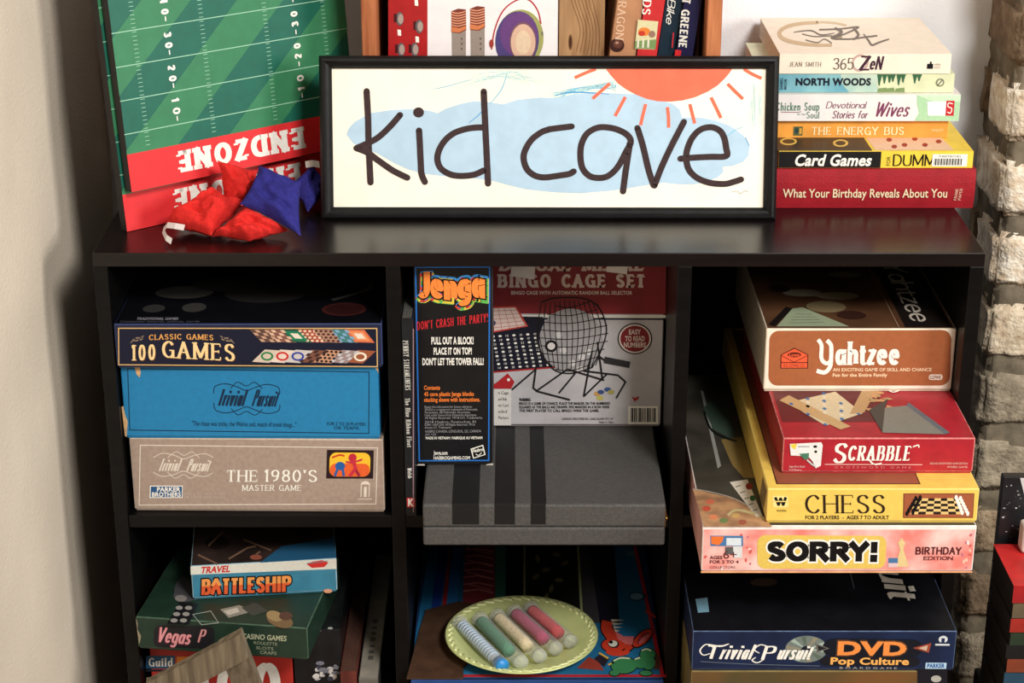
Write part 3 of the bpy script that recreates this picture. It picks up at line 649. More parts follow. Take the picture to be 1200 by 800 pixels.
f.sans('CARDINAL INDUSTRIES INC. LONG ISLAND CITY, NY', 658, 719, 489, 491.6, wire, 5); f.sans('Made in China', 702, 719, 493, 495.4, wire, 5)
for c_, q in (((700, 461), (196, 150, 80)), ((704, 459), (60, 80, 130)), ((712, 456), (60, 90, 140)), ((703, 466), (190, 180, 90)), ((716, 459), (170, 160, 90))): f.ell(*c_, 4, 2.6, ink(*q), 5)
f.poly([(740, 464), (744, 466), (749, 463.5), (747.5, 468), (744.5, 469), (744, 471), (742.5, 468.5)], ink(170, 44, 48), 5); 
f.rect(736, 475.5, 771, 496.6, WHT, 5)
x = 739.
for i in range(17):
    w_ = (.7, 1.3, .5, 1.8, .9)[i*3 % 5]; f.rect(x, 477.6, x+w_, 494, wire, 6); x += w_ + (.6, 1., .5)[i % 3]
b.done()
tp = MB(); tm_ = mat((250, 244, 236), .6, .03)
S = Sheet(tp, (0, 0, 0), (1, 0, 0), (0, 0, 1), b.w, b.h, b.M)
S.poly([(600, 304), (628, 306), (626, 327), (598, 323)], tm_, 9); b.part('tape', tp, 'piece of white tape')
tp = MB(); S = Sheet(tp, (0, 0, 0), (1, 0, 0), (0, 0, 1), b.w, b.h, b.M); S.poly([(711.5, 304), (737, 305), (734.5, 321), (710.5, 318)], tm_, 9); b.part('tape', tp, 'piece of white tape')

# ------------------------------------------------------------------ right column, upper cube
b = GameBox('game_box', 'pink and silver birthday edition game box, lowest of its stack, sticking out', (.1958, -.13, -.305), .2812, .4, .0545, mat((226, 168, 160), .35, .1, 40.), front=mat((228, 128, 118), .3, 0, 26., 0, .5, rgb2=(246, 204, 196)), top=mat((66, 62, 54), .4, .3, 18.), edge=mat((244, 232, 226), .3, .1))
f = b.front([(825, 617), (1145, 614), (1144, 670), (822, 669)])
f.poly([(825, 617.3), (1144.8, 614.4), (1144.7, 618.5), (824.7, 621)], mat((246, 226, 220), .3, .1, 60.), 1)
f.poly([(822, 667), (1144, 668), (1144, 669.8), (822, 669)], mat((240, 170, 120), .3, .2, 60.), 1)
f.rrect(885, 626.5, 1035, 664.5, 9, ink(222, 190, 92), 1)
sk = dict(th=.33, tn=.24, gap=.1, tight=2.6, serif=.0); f.vt('SORRY!', 896, 1025.5, 633.5, 656, WHT, 2, grow=.1, **sk); f.vt('SORRY!', 896, 1025.5, 633.5, 656, BLK, 3, grow=.01, **sk)
f.poly([(1053, 629), (1058, 634), (1056, 642), (1061, 655), (1064, 662), (1046, 663), (1050, 651), (1052, 642), (1049, 634)], ink(222, 196, 140), 2); f.rect(1038.5, 652, 1050, 658.5, ink(76, 116, 160), 3); f.rect(1038.5, 658, 1050, 663, ink(220, 190, 190), 3)
f.vt('BIRTHDAY', 1071, 1128, 639, 648, ink(84, 30, 34), 3, th=.2, tn=.17, gap=.24); f.vt('EDITION', 1081.5, 1118, 650, 654.6, ink(84, 30, 34), 3, th=.22, tn=.18, gap=.24)
f.rect(833, 627.5, 869, 639, ink(74, 118, 164), 2); f.poly([(833.8, 628.3), (848, 628.3), (846, 634), (842, 638), (834, 636.5)], ink(228, 116, 52), 3); f.rect(850.5, 630, 867, 638.2, ink(214, 222, 228), 3); f.rect(849, 640, 860, 648, ink(90, 90, 90), 2); f.rect(858, 636, 868, 652, ink(214, 214, 214), 2)
f.sans('AGES', 832, 846, 650, 653.5, ink(96, 40, 40), 2, bold=.03); f.sans('FOR 2 TO 4', 832, 864, 655, 658.2, ink(96, 40, 40), 2, bold=.03); f.sans('6+', 847, 862, 644, 653, ink(96, 40, 40), 2); f.sans('COLLECTORS', 832, 860, 661.5, 664, ink(96, 40, 40), 2)
for i in range(26):
    x, y = rnd.uniform(827, 1140), rnd.uniform(621, 666)
    if 880 < x < 1130: x = rnd.choice([rnd.uniform(826, 880), rnd.uniform(1128, 1142)])
    f.ell(x, y, rnd.uniform(1, 3), rnd.uniform(.8, 1.8), ink(*rnd.choice([(250, 226, 220), (206, 90, 84), (240, 190, 170), (190, 110, 130)])), 1, rnd.uniform(0, 3), 10)
t = b.top()
t.poly([(812, 573), (860, 584), (890, 600), (905, 617), (825, 617)], mat((150, 112, 84), .4, .3, 60., rgb2=(196, 150, 108)), 1)
for (x, y, q) in ((828, 596, (190, 80, 60)), (836, 606, (214, 130, 90)), (848, 610, (110, 130, 80)), (862, 604, (196, 160, 100)), (832, 588, (206, 110, 84)), (870, 612, (160, 90, 70))): t.ell(x, y, 5, 3, ink(*q), 2)
t.line([(812, 573), (835, 577), (862, 585), (888, 599)], 1.2, ink(170, 160, 146), 2, True)
t.poly([(821, 458), (824, 458), (845, 546), (841, 549)], ink(150, 150, 144), 2)
t.poly([(824, 478), (832, 470), (850, 466), (862, 515), (852, 512), (836, 503)], ink(66, 84, 72), 2); t.line([(825, 482), (833, 503), (850, 513), (863, 517)], 2.4, ink(20, 24, 24), 3, True)
t.poly([(845, 515), (870, 512), (884, 560), (872, 560), (858, 545)], ink(140, 118, 70), 2)
t.poly([(855, 565), (876, 562), (893, 604), (886, 606)], ink(222, 214, 200), 3)
for i in range(5): t.line([(862+i*5.0, 571+i*7), (868+i*5.0, 569+i*7)], 1.1, ink(110, 104, 98), 4)
t.ell(878, 570, 4, 4, ink(130, 40, 40), 4); t.ell(882, 584, 3.4, 3.4, ink(40, 96, 60), 4)
t.line([(853, 604), (862, 598), (880, 601), (896, 608)], 3, ink(196, 180, 130), 3, True)
b.done()

yel = mat((232, 196, 92), .5, .06, 80.)
b = GameBox('game_box', 'yellow CHESS box with brown top panel below the red word game', (.2612, -.1245, -.2504), .2165, .45, .0395, yel, edge=mat((236, 206, 116), .5, .06))
f = b.front([(900.5, 571.6), (1148, 572), (1146.5, 613), (896, 613)])
dk = ink(44, 32, 22)
f.rrect(905.5, 580, 924, 593.8, 2.5, ink(244, 220, 140), 1); f.vt('W', 907.5, 922.5, 581.5, 591.5, BLK, 2, th=.42, tn=.3, gap=.2); f.rect(906.5, 585.8, 923, 587.2, ink(232, 206, 120), 3); f.sans('WHITMAN', 909.5, 921, 596.5, 599, dk, 2)
f.vt('CHESS', 943, 1039, 579, 600.8, dk, 2, th=.14, tn=.045, serif=.12, sth=.04, gap=.17)
f.sans('FOR 2 PLAYERS  -  AGES 7 TO ADULT', 943.5, 1043, 603.6, 608, dk, 2, bold=.02)
f.rect(1059.5, 577.3, 1142, 606.5, ink(120, 64, 42), 1); f.rect(1060.5, 578.3, 1141, 605.5, ink(160, 88, 58), 2)
for i in range(7):
    for j in range(6):
        P = lambda a, c: (1074 + a*7.3 - (1-c)*0 + (c-.0)*(-6 + a*1.7), 583 + c*19)
        f.poly([P(i, j/6), P(i+1, j/6), P(i+1, (j+1)/6), P(i, (j+1)/6)], ink(226, 192, 124) if (i+j) % 2 else ink(34, 26, 22), 3)
for j in range(6):
    y = 582 + j*3.6
    f.ell(1079-j*1.6, y, 1.9, 3, BLK, 4, n=10); f.ell(1074-j*2, y+1, 1.9, 3, BLK, 5, n=10); f.ell(1121+j*1.6, y, 1.9, 3, WHT, 4, n=10); f.ell(1126+j*1.9, y+1, 1.9, 3, WHT, 5, n=10)
t = b.top(mm=True)
t.rect(10, 10, 158, 440, ink(58, 30, 20), 1); t.rect(11.2, 11.2, 156.8, 438.8, mat((140, 78, 54), .4, .15, 14.), 2)
b.left(mm=True).poly([(395, 4), (430, 6), (444, 34), (410, 34)], mat((120, 96, 52), .6, .2, 80.), 1)
b.done()

red = mat((166, 34, 46), .4, .1, 60.)
b = GameBox('game_box', 'dark red word game box with a torn price sticker on its end', (.2795, -.09, -.2107), .198, .365, .0407, red, edge=mat((206, 120, 116), .6, .3, 150.))
f = b.front([(920, 513), (1149, 513), (1147, 554), (920, 555)])
ex = dict(th=.17, tn=.06, serif=.1, sth=.05, gap=.14, slant=.1)
f.vt('S', 980, 1000, 519, 542, WHT, 2, th=.19, tn=.07, gap=.1, slant=.15); f.vt('CRABBLE', 998, 1076, 522, 539, WHT, 2, th=.18, tn=.07, serif=.1, sth=.06, gap=.14, slant=.12, tight=1.9)
f.line([(1022, 534), (1030, 543), (1040, 542)], 1.8, WHT, 2, True, .4); f.line([(1076, 523), (1082, 521), (1083, 524)], 1.4, WHT, 2, True)
f.rect(972, 543.2, 1088, 544, ink(232, 190, 180), 2); f.sans('C R O S S W O R D   G A M E', 984, 1075, 545.8, 548.2, ink(206, 130, 124), 2)
f.sans('DELUXE CROSSWORD GAME EDITION', 1097, 1141, 541, 543.2, ink(222, 180, 172), 2); f.sans('WORD GAME', 1117, 1141, 545, 547.2, ink(222, 180, 172), 2)
f.sans('Ages 8 to Adult', 929, 948, 545, 547.4, ink(232, 196, 190), 2); f.sans('2-4 Players', 929, 944, 549, 551, ink(232, 196, 190), 2)
t = b.top(mm=True)
t.poly([(4, 40), (118, 40), (118, 355), (4, 355)], mat((96, 28, 34), .4, .2, 30.), 1)
t.poly([(48, 30), (92, 62), (72, 120), (16, 90)], ink(214, 196, 160), 3)
t.poly([(8, 96), (62, 20), (74, 28), (20, 110)], ink(196, 160, 112), 4)
for i in range(9):
    for j in range(9):
        if (i*5+j*3) % 4 == 0:
            a, c = i/9, j/9; x = 48+a*44-c*32+2; y = 30+a*32+c*60
            t.ell(x-2, y+3, 2.6, 4, ink(*[(60, 110, 160), (186, 60, 56), (226, 214, 190), (190, 150, 130)][(i+j) % 4]), 4, n=4)
t.poly([(78, 60), (94, 64), (120, 130), (104, 130)], ink(186, 150, 106), 4)
for i in range(14): t.ell(100+rnd.uniform(0, 26), 66+rnd.uniform(0, 56), 4, 6, ink(190+rnd.randint(-20, 20), 150, 104), 5, rnd.uniform(0, 2), 4)
t.poly([(104, 12), (168, 8), (142, 82), (118, 76)], ink(128, 126, 116), 5); t.poly([(104, 12), (118, 76), (126, 100), (100, 70)], ink(70, 66, 60), 6); t.poly([(168, 8), (174, 12), (146, 90), (142, 82)], ink(98, 104, 110), 6)
t.line([(128, 128), (134, 118), (142, 124), (140, 136)], 2.4, WHT, 7, True); t.line([(112, 150), (118, 122)], 1.2, ink(206, 150, 146), 7); t.line([(106, 150), (112, 122)], 1.2, ink(206, 150, 146), 7)
b.done()
st = MB(); S = Sheet(st, (0, 0, 0), (1, 0, 0), (0, 0, 1), b.w, b.h, b.M, [(920, 513), (1149, 513), (1147, 554), (920, 555)])
S.poly([(928, 519.5), (966, 517.5), (968, 521), (967, 545), (961, 548), (957, 540), (951, 534), (930, 533)], ink(222, 222, 220), 8); S.poly([(928.5, 520), (937, 519.2), (935, 526), (931, 524)], ink(226, 200, 70), 9); S.poly([(940, 531), (952, 530), (952, 536), (947, 538)], ink(70, 120, 96), 9)
S.rect(938, 522, 952, 523, ink(130, 130, 134), 9); S.ell(959, 522.5, 2.4, 1.5, BLK, 9); S.ell(960, 528.5, 1.8, 1.5, BLK, 9); S.line([(950, 538), (956, 543), (961, 546)], 2, ink(190, 190, 190), 9)
b.part('price_sticker', st, 'torn white price sticker')

b = GameBox('game_box', 'brown dice game box with cream edges on top of its stack', (.2728, .03, -.1697), .2045, .285, .0735, mat((206, 190, 166), .6, .1, 80.), front=mat((236, 222, 202), .55, .05, 80.), top=mat((88, 58, 38), .45, .2, 25.), edge=mat((232, 216, 194), .6, .1), bev=.0016)
f = b.front([(897, 385), (1120, 386), (1116, 458), (895, 458)])
f.rrect(901, 387.3, 1114, 450.8, 11, mat((160, 92, 54), .5, .05, 150.), 1)
oq = ink(226, 92, 56); od = ink(90, 30, 22)
f.poly([(914.8, 415), (931, 406.8), (947.6, 415), (947.6, 431), (914.8, 431)], od, 2); f.poly([(916, 415.4), (931, 408.2), (946.4, 415.4), (946.4, 423.5), (916, 423.5)], oq, 3); f.rect(916, 424.6, 946.4, 430, oq, 3); f.line([(916, 416), (931, 423.6), (946.4, 416)], .7, od, 4); f.ell(931, 415, 8, 3, od, 4); f.sans('Lowe', 925, 937, 413.4, 416.8, oq, 5, bold=.03); f.sans('E.S. LOWE CO.', 919, 944, 425.8, 429, od, 4)
f.line([(958.6, 397.6), (961.6, 401.5), (963, 406), (963, 418), (966, 423.5), (971, 425), (974.5, 421)], 4.6, WHT, 3, True); f.line([(969, 398.5), (972.6, 402), (974.4, 407), (974.4, 424), (972.5, 431), (967, 435.6), (958, 433.6)], 4.8, WHT, 2, True)
f.vt('ahtzee', 979, 1055, 400, 427, WHT, 2, th=.2, tn=.12, gap=.06, tight=2.4, serif=.04)
f.sans('AN EXCITING GAME OF SKILL AND CHANCE', 977, 1092.5, 430.6, 434.2, ink(238, 206, 170), 2, bold=.02); f.sans('Fun for the Entire Family', 977, 1041, 436.8, 440.4, ink(238, 206, 170), 2, bold=.03)
f.rrect(1089.5, 438, 1105.5, 444.4, 2.8, ink(222, 206, 190), 2); f.sans('LOWE', 1091.5, 1103.5, 439.5, 443, ink(120, 70, 50), 3, bold=.03)
t = b.top(mm=True)
t.rect(150, 4, 200, 281, ink(28, 22, 20), 1); t.vt('Yahtzee', 0, 0, 0, 0, ink(200, 190, 176), 3, O=(160, 210), dx=(0, -190), dy=(26, 0), th=.18, tn=.08, gap=.16); t.line([(143, 4), (143, 281)], 1.2, ink(150, 120, 96), 2)
t.poly([(12, 6), (90, 6), (48, 64), (36, 60)], ink(150, 160, 130), 3); t.poly([(10, 6), (36, 60), (30, 66), (4, 12)], ink(24, 18, 16), 2)
for i in range(4): t.line([(26+i*4, 16+i*9), (64-i*3, 18+i*8)], 1.2, ink(90, 100, 84), 4)
t.ell(98, 40, 16, 13, ink(52, 28, 22), 2); t.ell(74, 66, 22, 18, ink(124, 108, 78), 2); t.ell(54, 110, 22, 12, ink(150, 140, 120), 2); t.ell(30, 124, 12, 12, ink(40, 26, 20), 2); t.ell(92, 100, 24, 12, ink(148, 134, 110), 3); t.ell(112, 170, 20, 10, ink(140, 126, 104), 2)
b.done()

# ------------------------------------------------------------------ right column, lower cube
b = GameBox('game_box', 'olive brown box under the dark blue DVD trivia box', (.193, -.1, -.61), .262, .3, .169, mat((120, 104, 62), .5, .25, 30.), front=mat((118, 78, 40), .5, 0, 7., rgb2=(66, 68, 42)))
f = b.front(); f.rect(1075, 783, 1110, 830, ink(22, 22, 30), 1); f.ell(1097, 795, 6, 4, ink(170, 168, 160), 2)
b.done()
nv = mat((20, 34, 64), .35, .2, 30.)
b = GameBox('game_box', 'dark blue DVD pop culture trivia box under the pink box', (.1932, -.1, -.4407), .2818, .28, .049, nv, top=mat((14, 15, 20), .4, .25, 40.), edge=mat((80, 98, 130), .4, .3, 90.), bev=.0009)
f = b.front([(810, 721), (1122, 716), (1122, 784), (810, 787)])
f.ell(943, 749, 25, 22.5, ink(112, 122, 116), 1)
for k in range(10): f.poly([(943, 749), (943+24*math.cos(k*.63), 749+21.6*math.sin(k*.63)), (943+24*math.cos(k*.63+.26), 749+21.6*math.sin(k*.63+.26))], ink(*((158, 176, 166), (90, 104, 92), (140, 132, 110))[k % 3]), 2)
f.ell(943, 749, 6, 5.5, ink(20, 26, 40), 3)
f.rrect(962, 730.5, 1082, 760.5, 14, ink(16, 20, 30), 3); f.rrect(960, 760.5, 1080, 776.5, 8, ink(20, 22, 30), 3)
f.poly([(953, 739), (970.5, 747), (956, 754)], ink(104, 100, 92), 4); f.poly([(956, 742), (967, 747), (957.5, 751)], ink(30, 30, 36), 5); f.poly([(1092, 736), (1070, 745), (1090, 753)], ink(150, 70, 50), 4); f.poly([(1088, 740), (1077, 745), (1087, 749.5)], ink(196, 170, 150), 5)
f.vt('T', 822, 846, 743.5, 766, WHT, 4, th=.17, tn=.1, gap=.1, slant=.2); f.line([(836, 749), (826, 742), (819, 752), (823, 760), (831, 757)], 1.7, WHT, 5, True, .3); f.line([(828, 742), (842, 745), (852, 741)], 2.4, WHT, 5, True, .5)
f.vt('rivial', 841, 885, 742, 766.5, WHT, 4, th=.17, tn=.06, gap=.12, slant=.28, tight=1.9)
f.vt('P', 890, 909, 744, 767, WHT, 4, th=.17, tn=.08, gap=.1, slant=.2); f.line([(893, 767), (886, 772), (880, 768), (884, 763)], 1.8, WHT, 5, True, .4); f.line([(900, 746), (889, 742), (882, 750), (888, 756)], 1.7, WHT, 5, True, .3)
f.vt('ursuit', 908, 955, 741.5, 766, WHT, 4, th=.17, tn=.06, gap=.1, slant=.28, tight=1.9)
f.sans('DVD', 978.5, 1064, 734.5, 758.3, ink(90, 60, 40), 4, bold=.06); f.sans('DVD', 980, 1062.5, 736, 757, ink(236, 140, 68), 5, bold=.045)
f.sans('Pop Culture', 972.5, 1067, 762.5, 773.5, ink(236, 172, 92), 5, bold=.035); f.sans('B O A R D G A M E', 984, 1053, 778, 781.4, ink(170, 166, 160), 5)
f.ell(1106, 730, 5.5, 6, ink(206, 210, 214), 2); f.rect(1104, 728, 1108, 738, ink(28, 42, 76), 3); f.rect(1097, 737.6, 1114.5, 740.6, ink(206, 210, 214), 3)
f.rect(1087.5, 770, 1113, 780.4, ink(176, 206, 226), 2); f.sans('PARKER', 1089.5, 1111, 771.8, 778.4, ink(50, 90, 150), 3, bold=.04)
f.line([(820, 771), (880, 775), (960, 777)], .8, ink(110, 120, 130), 2, True)
t = b.top()
t.vt('Pursuit', 0, 0, 0, 0, ink(206, 200, 186), 2, O=(1000, 602), dx=(46, 108), dy=(36, -3), th=.17, tn=.07, gap=.06, slant=.2, tight=2.)
t.poly([(815, 702), (829, 700), (831, 717), (818, 718)], ink(110, 150, 170), 2)
t.line([(995, 665), (1001, 690)], .8, ink(90, 96, 100), 2); t.ell(895, 682, 16, 5, ink(60, 48, 38), 1)
b.done()

# ------------------------------------------------------------------ left column, lower cube
b = GameBox('puzzle_box', 'red puzzle box with small blue label under the green casino box', (-.4155, .025, -.61), .163, .2, .148, mat((176, 44, 36), .5, .08, 60.), cat='puzzle box')
f = b.front()
f.rect(171, 768, 205, 783, ink(36, 84, 120), 1); f.vt('Guild', 174, 202.5, 770.5, 780.5, WHT, 2, th=.24, tn=.1, serif=.1, gap=.14); f.rect(207, 769, 230, 783, ink(226, 130, 50), 1)
f.rect(171, 784, 200, 786.5, ink(30, 30, 40), 2)
for x0 in (212, 254, 296): f.vt('0', x0, x0+33, 777, 830, WHT, 2, th=.34, tn=.14, gap=.1)
b.done()
b = GameBox('puzzle_box', 'black box with a cloudy picture squeezed beside the red puzzle', (-.2505, .025, -.61), .054, .19, .148, mat((22, 23, 26), .3, .3, 40.), cat='puzzle box', top=mat((26, 28, 28), .25, .4, 30.))
f = b.front()
for i in range(22): f.ell(rnd.uniform(368, 395), rnd.uniform(776, 795), rnd.uniform(2, 6), rnd.uniform(2, 4), ink(*rnd.choice([(190, 188, 186), (120, 120, 130), (60, 62, 76), (220, 216, 210)])), 1, 0, 9)
t = b.top(); t.ell(387, 736, 3, 1.4, ink(170, 170, 166), 1); t.line([(374, 705), (372, 725), (376, 740)], 1.4, ink(110, 100, 100), 1, True)
b.done()
grn = mat((28, 50, 38), .45, .12, 60.)
b = GameBox('game_box', 'dark green casino game box below the small blue travel game', (-.4185, -.018, -.462), .195, .165, .041, grn, edge=mat((64, 88, 70), .5, .3, 90.), yaw=math.radians(-7.5))
f = b.front([(155, 729), (359, 740), (364, 776), (160, 767)])
f.rrect(179, 739, 253, 765, 8, ink(26, 26, 30), 1)
f.vt('Vegas', 182, 228, 740.5, 758, ink(226, 150, 154), 3, rise=3, th=.24, tn=.12, gap=.1, slant=.25); f.vt('Vegas', 181, 227, 741.5, 759, ink(120, 40, 60), 2, rise=3, th=.3, tn=.16, gap=.1, slant=.25)
f.vt('P', 233, 244, 743, 758, ink(206, 140, 140), 3, th=.24, tn=.12, gap=.1, slant=.25)
f.sans('CASINO GAMES', 286, 337, 747, 752.6, ink(176, 180, 150), 2, rise=2, bold=.02); f.sans('ROULETTE', 300, 327, 755.4, 758.6, ink(150, 156, 130), 2, rise=1.4); f.sans('SLOTS', 303, 323, 761, 764.2, ink(150, 156, 130), 2, rise=1.2); f.sans('CRAPS', 308, 327, 766, 769.4, ink(150, 156, 130), 2, rise=1.2)
wc = mat((150, 138, 112), .8, .2, 100.); f.poly([(155.4, 731), (158, 737), (158, 744), (163, 752), (161, 762), (158.6, 750)], wc, 2)
t = b.top()
t.poly([(196, 731), (211, 705), (233, 707), (221, 732)], ink(24, 24, 26), 1)
for i in range(3):
    for j in range(2): t.ell(204+j*11+i*3, 727-i*7.4, 4.2, 2.4, ink(150, 146, 142), 2)
t.poly([(203, 700), (206, 684), (214, 674), (232, 690), (232, 702), (215, 706)], ink(74, 72, 76), 1); t.ell(212, 701, 7, 4, ink(130, 124, 120), 2)
t.line([(226, 720), (247, 716), (256, 730), (236, 732), (226, 720)], .9, ink(150, 156, 146), 2)
t.poly([(258, 714), (280, 709), (298, 716), (268, 724)], ink(140, 136, 124), 2); t.poly([(283, 712), (300, 706), (314, 716), (296, 722)], ink(60, 66, 60), 3); t.poly([(262, 716), (278, 712), (281, 717), (268, 721)], ink(190, 184, 170), 3)
t.ell(328, 727, 16, 8, ink(120, 96, 66), 2, .3); t.ell(322, 722, 10, 6, ink(156, 132, 92), 3, .3); t.ell(335, 722, 8, 5, ink(86, 60, 48), 3)
b.done()
lb = mat((58, 124, 150), .45, .08, 60.)
b = GameBox('game_box', 'small light blue TRAVEL game box lying on the green casino box', (-.3605, .0185, -.4205), .163, .13, .043, lb, edge=mat((150, 182, 196), .5, .2, 90.), yaw=math.radians(6.5), top=mat((52, 40, 36), .4, .35, 22.))
f = b.front([(223, 664), (394, 654), (395, 692), (227, 703)])
f.poly([(223, 664.4), (394, 654.4), (394.2, 666), (223.7, 674)], ink(214, 212, 200), 1)
f.sans('TRAVEL', 235, 271.5, 665, 672, ink(196, 48, 48), 2, rise=-2, bold=.04, slant=.2)
bk = dict(rise=-5, th=.24, tn=.17, gap=.1, tight=2.4); f.vt('BATTLESHIP', 237, 342, 679, 697, BLK, 2, grow=.08, **bk); f.vt('BATTLESHIP', 237, 342, 679, 697, ink(216, 92, 50), 3, **bk)
f.vt('BATTLESHIP', 237, 342, 679, 697, ink(232, 150, 80), 4, warp=lambda p, A: (p[0], max(p[1], .55)), **bk)
f.poly([(360, 661), (366, 658), (378, 656), (385, 659), (380, 664), (366, 665)], ink(200, 50, 46), 2); f.line([(360, 660), (384, 657)], 1, ink(120, 120, 130), 3)
f.ell(384, 691, 5, 2.4, ink(206, 150, 120), 2)
t = b.top()
t.poly([(305, 659), (394, 653.5), (392, 630), (330, 640)], ink(40, 92, 128), 1)
for P in ([(232, 650), (255, 661)], [(268, 655), (290, 642), (300, 640)], [(285, 632), (318, 645)], [(244, 640), (262, 622)], [(300, 650), (305, 646)]): t.line(P, 2.2, ink(120, 92, 74), 2)
t.ell(300, 653, 7, 3, ink(150, 84, 66), 3); t.ell(255, 636, 14, 8, ink(34, 24, 22), 1)
b.done()
# two things standing in the right of that cube
b = Book('book', 'reddish brown book standing on end beside the grey edged box', (-.1772, .006, -.61), .104, .26, .0185, mat((96, 44, 36), .45, .25, 40., stretch=(.4, 3, 3)), pages=(84, 56, 46), rot=(0, math.radians(-90), 0)); b.done()
gm = mat((104, 100, 92), .7, .12, 60.)
b = GameBox('game_box', 'narrow grey edged box standing upright against the divider, lower left', (-.1752, .004, -.61), .0225, .3, .096, mat((60, 58, 54), .6), front=gm, top=mat((140, 134, 122), .7, .12, 60.), edge=gm)
t = b.top(mm=True)
for k in range(7): t.rect(8, 40+k*14, 14, 49+k*14-(k % 3)*2, ink(84, 80, 74), 2)
b.done()
# rustic wooden frame in front of the puzzle box
rus = wood((92, 80, 64), (134, 120, 98), .8)
fr = thing('rustic_ornament', 'weathered wooden frame-shaped ornament leaning in front of the red puzzle box', 'ornament', (-.33, -.03, H-.61))
fp = [Vector((-.294, -.068, H-.4106)), Vector((-.405, -.052, H-.4835)), Vector((-.338, -.012, H-.605)), Vector((-.258, -.012, H-.605))]
def rail(p, q, w, inner):
    d = (q-p).normalized(); nrm = Vector((0, -1, 0)); nrm = (nrm - d*nrm.dot(d)).normalized(); sd = d.cross(nrm)
    if sd.dot(inner-p) < 0: sd = -sd
    m_ = MB(); R0 = fr.location
    ins0 = w*.45; ins1 = w*.45
    c = [p, q, q + sd*w - d*ins1, p + sd*w + d*ins0]
    vs = [v + nrm*.006 - R0 for v in c] + [v - nrm*.006 - R0 for v in c]
    m_.add(vs, [(0, 1, 2, 3), (7, 6, 5, 4), (0, 4, 5, 1), (1, 5, 6, 2), (2, 6, 7, 3), (3, 7, 4, 0)], rus)
    return m_.build('rail', fr)
ctr = sum(fp, Vector())/4
for i in range(4): rail(fp[i], fp[(i+1) % 4], .03, ctr)

# ------------------------------------------------------------------ middle column, lower cube
bl = mat((38, 70, 128), .4, .12, 40.)
b = GameBox('game_box', 'blue children\'s game box with red cartoon creature under the plate', (-.1135, -.03, -.61), .2835, .4, .114, bl, top=mat((30, 52, 92), .4, .15, 30.))
t = b.top()
BK = ink(20, 18, 22); 
t.poly([(744, 640), (776, 794), (480, 794), (503, 640)], ink(34, 104, 146), 1)
def vstrip(xa, xb, ya, xc, xd, yc, c, L): t.poly([(xa, ya), (xb, ya), (xd, yc), (xc, yc)], c, L)
vstrip(742, 746, 640, 774, 778.5, 791, ink(178, 36, 44), 3)
t.poly([(480, 790.5), (781, 790.5), (781, 793.5), (480, 793.5)], ink(178, 36, 44), 3)
vstrip(682, 720, 640, 696, 726, 730, ink(30, 28, 42), 2); vstrip(640, 690, 640, 650, 703, 730, ink(66, 62, 66), 3); vstrip(676, 678.4, 640, 681, 684, 730, ink(166, 172, 120), 4)
vstrip(612, 676, 640, 610, 681, 760, ink(30, 30, 24), 4); vstrip(613.5, 615.6, 640, 613, 616, 760, ink(166, 168, 116), 5); vstrip(592, 613, 640, 588, 612, 760, ink(24, 24, 28), 4)
vstrip(580, 593, 640, 580, 592, 760, ink(62, 124, 112), 5); vstrip(545, 580, 640, 540, 580, 760, ink(140, 52, 62), 3)
for i in range(7): t.line([(543, 645+i*8), (560, 643+i*8), (578, 647+i*8)], 1.4, ink(226, 150, 150), 6)
for i in range(4): t.line([(546, 642+i*14), (576, 650+i*14)], .9, ink(226, 150, 150), 6)
vstrip(531, 541, 640, 522, 535, 720, ink(46, 116, 180), 4); vstrip(526, 530, 640, 517, 522, 720, ink(170, 40, 54), 4); vstrip(515, 525, 640, 505, 515, 720, ink(30, 60, 140), 4)
for (x, y) in ((640, 668), (628, 676), (655, 680), (646, 690), (662, 660), (630, 655), (652, 650), (640, 700)): t.ell(x, y, 5, 2.6, ink(130, 122, 84), 5, rnd.uniform(0, 3))
t.ell(747, 699, 10, 5.5, ink(24, 60, 90), 3); t.ell(746, 699, 7.6, 4, ink(120, 160, 180), 4); t.ell(740, 649, 7, 3, ink(90, 130, 150), 3)
# red cartoon creature with open mouth, and green bushes
RD = ink(206, 62, 40); PK = ink(216, 110, 110)
t.line([(712, 727), (711, 737), (719, 748), (731, 756), (738, 764)], 15, BK, 4, True); t.line([(712, 728), (711, 737), (719, 748), (731, 756), (737, 763)], 12.5, RD, 5, True); t.ell(714, 756, 10, 8, BK, 4); t.ell(714, 756, 8.8, 6.8, RD, 5); t.ell(724, 764, 14, 5, RD, 5)
t.poly([(718, 733), (723, 741), (731, 746), (743, 746), (741, 756), (733, 755), (724, 749)], PK, 6)
t.ell(753, 748, 15.5, 7.6, BK, 4, -.72); t.ell(753, 748, 14, 6.2, RD, 5, -.72); t.ell(754, 748, 9.6, 3.8, ink(150, 50, 60), 6, -.72); t.ell(755, 749, 8, 2.6, PK, 7, -.72)
for k in range(4): t.poly([(716+k*1.2, 726+k*4), (733-k*2, 727+k*4.2), (717+k*1.4, 729+k*4)], ink(214, 206, 186), 7)
t.ell(719, 755, 6.4, 4.6, BK, 7); t.ell(718.5, 754.6, 5.2, 3.7, ink(226, 224, 206), 8); t.ell(716, 753, 2.2, 2, BK, 9)
t.poly([(676, 783), (690, 770), (701, 775), (708, 786)], ink(150, 60, 48), 5); t.poly([(696, 772), (704, 766), (714, 772), (708, 782)], ink(40, 34, 44), 5)
for i in range(8): t.ell(703+i*2.2, 766+i*1.3 if i < 5 else 784-i, 1.6, 1.2, ink(222, 176, 80), 7, n=8)
GN = ink(58, 128, 80)
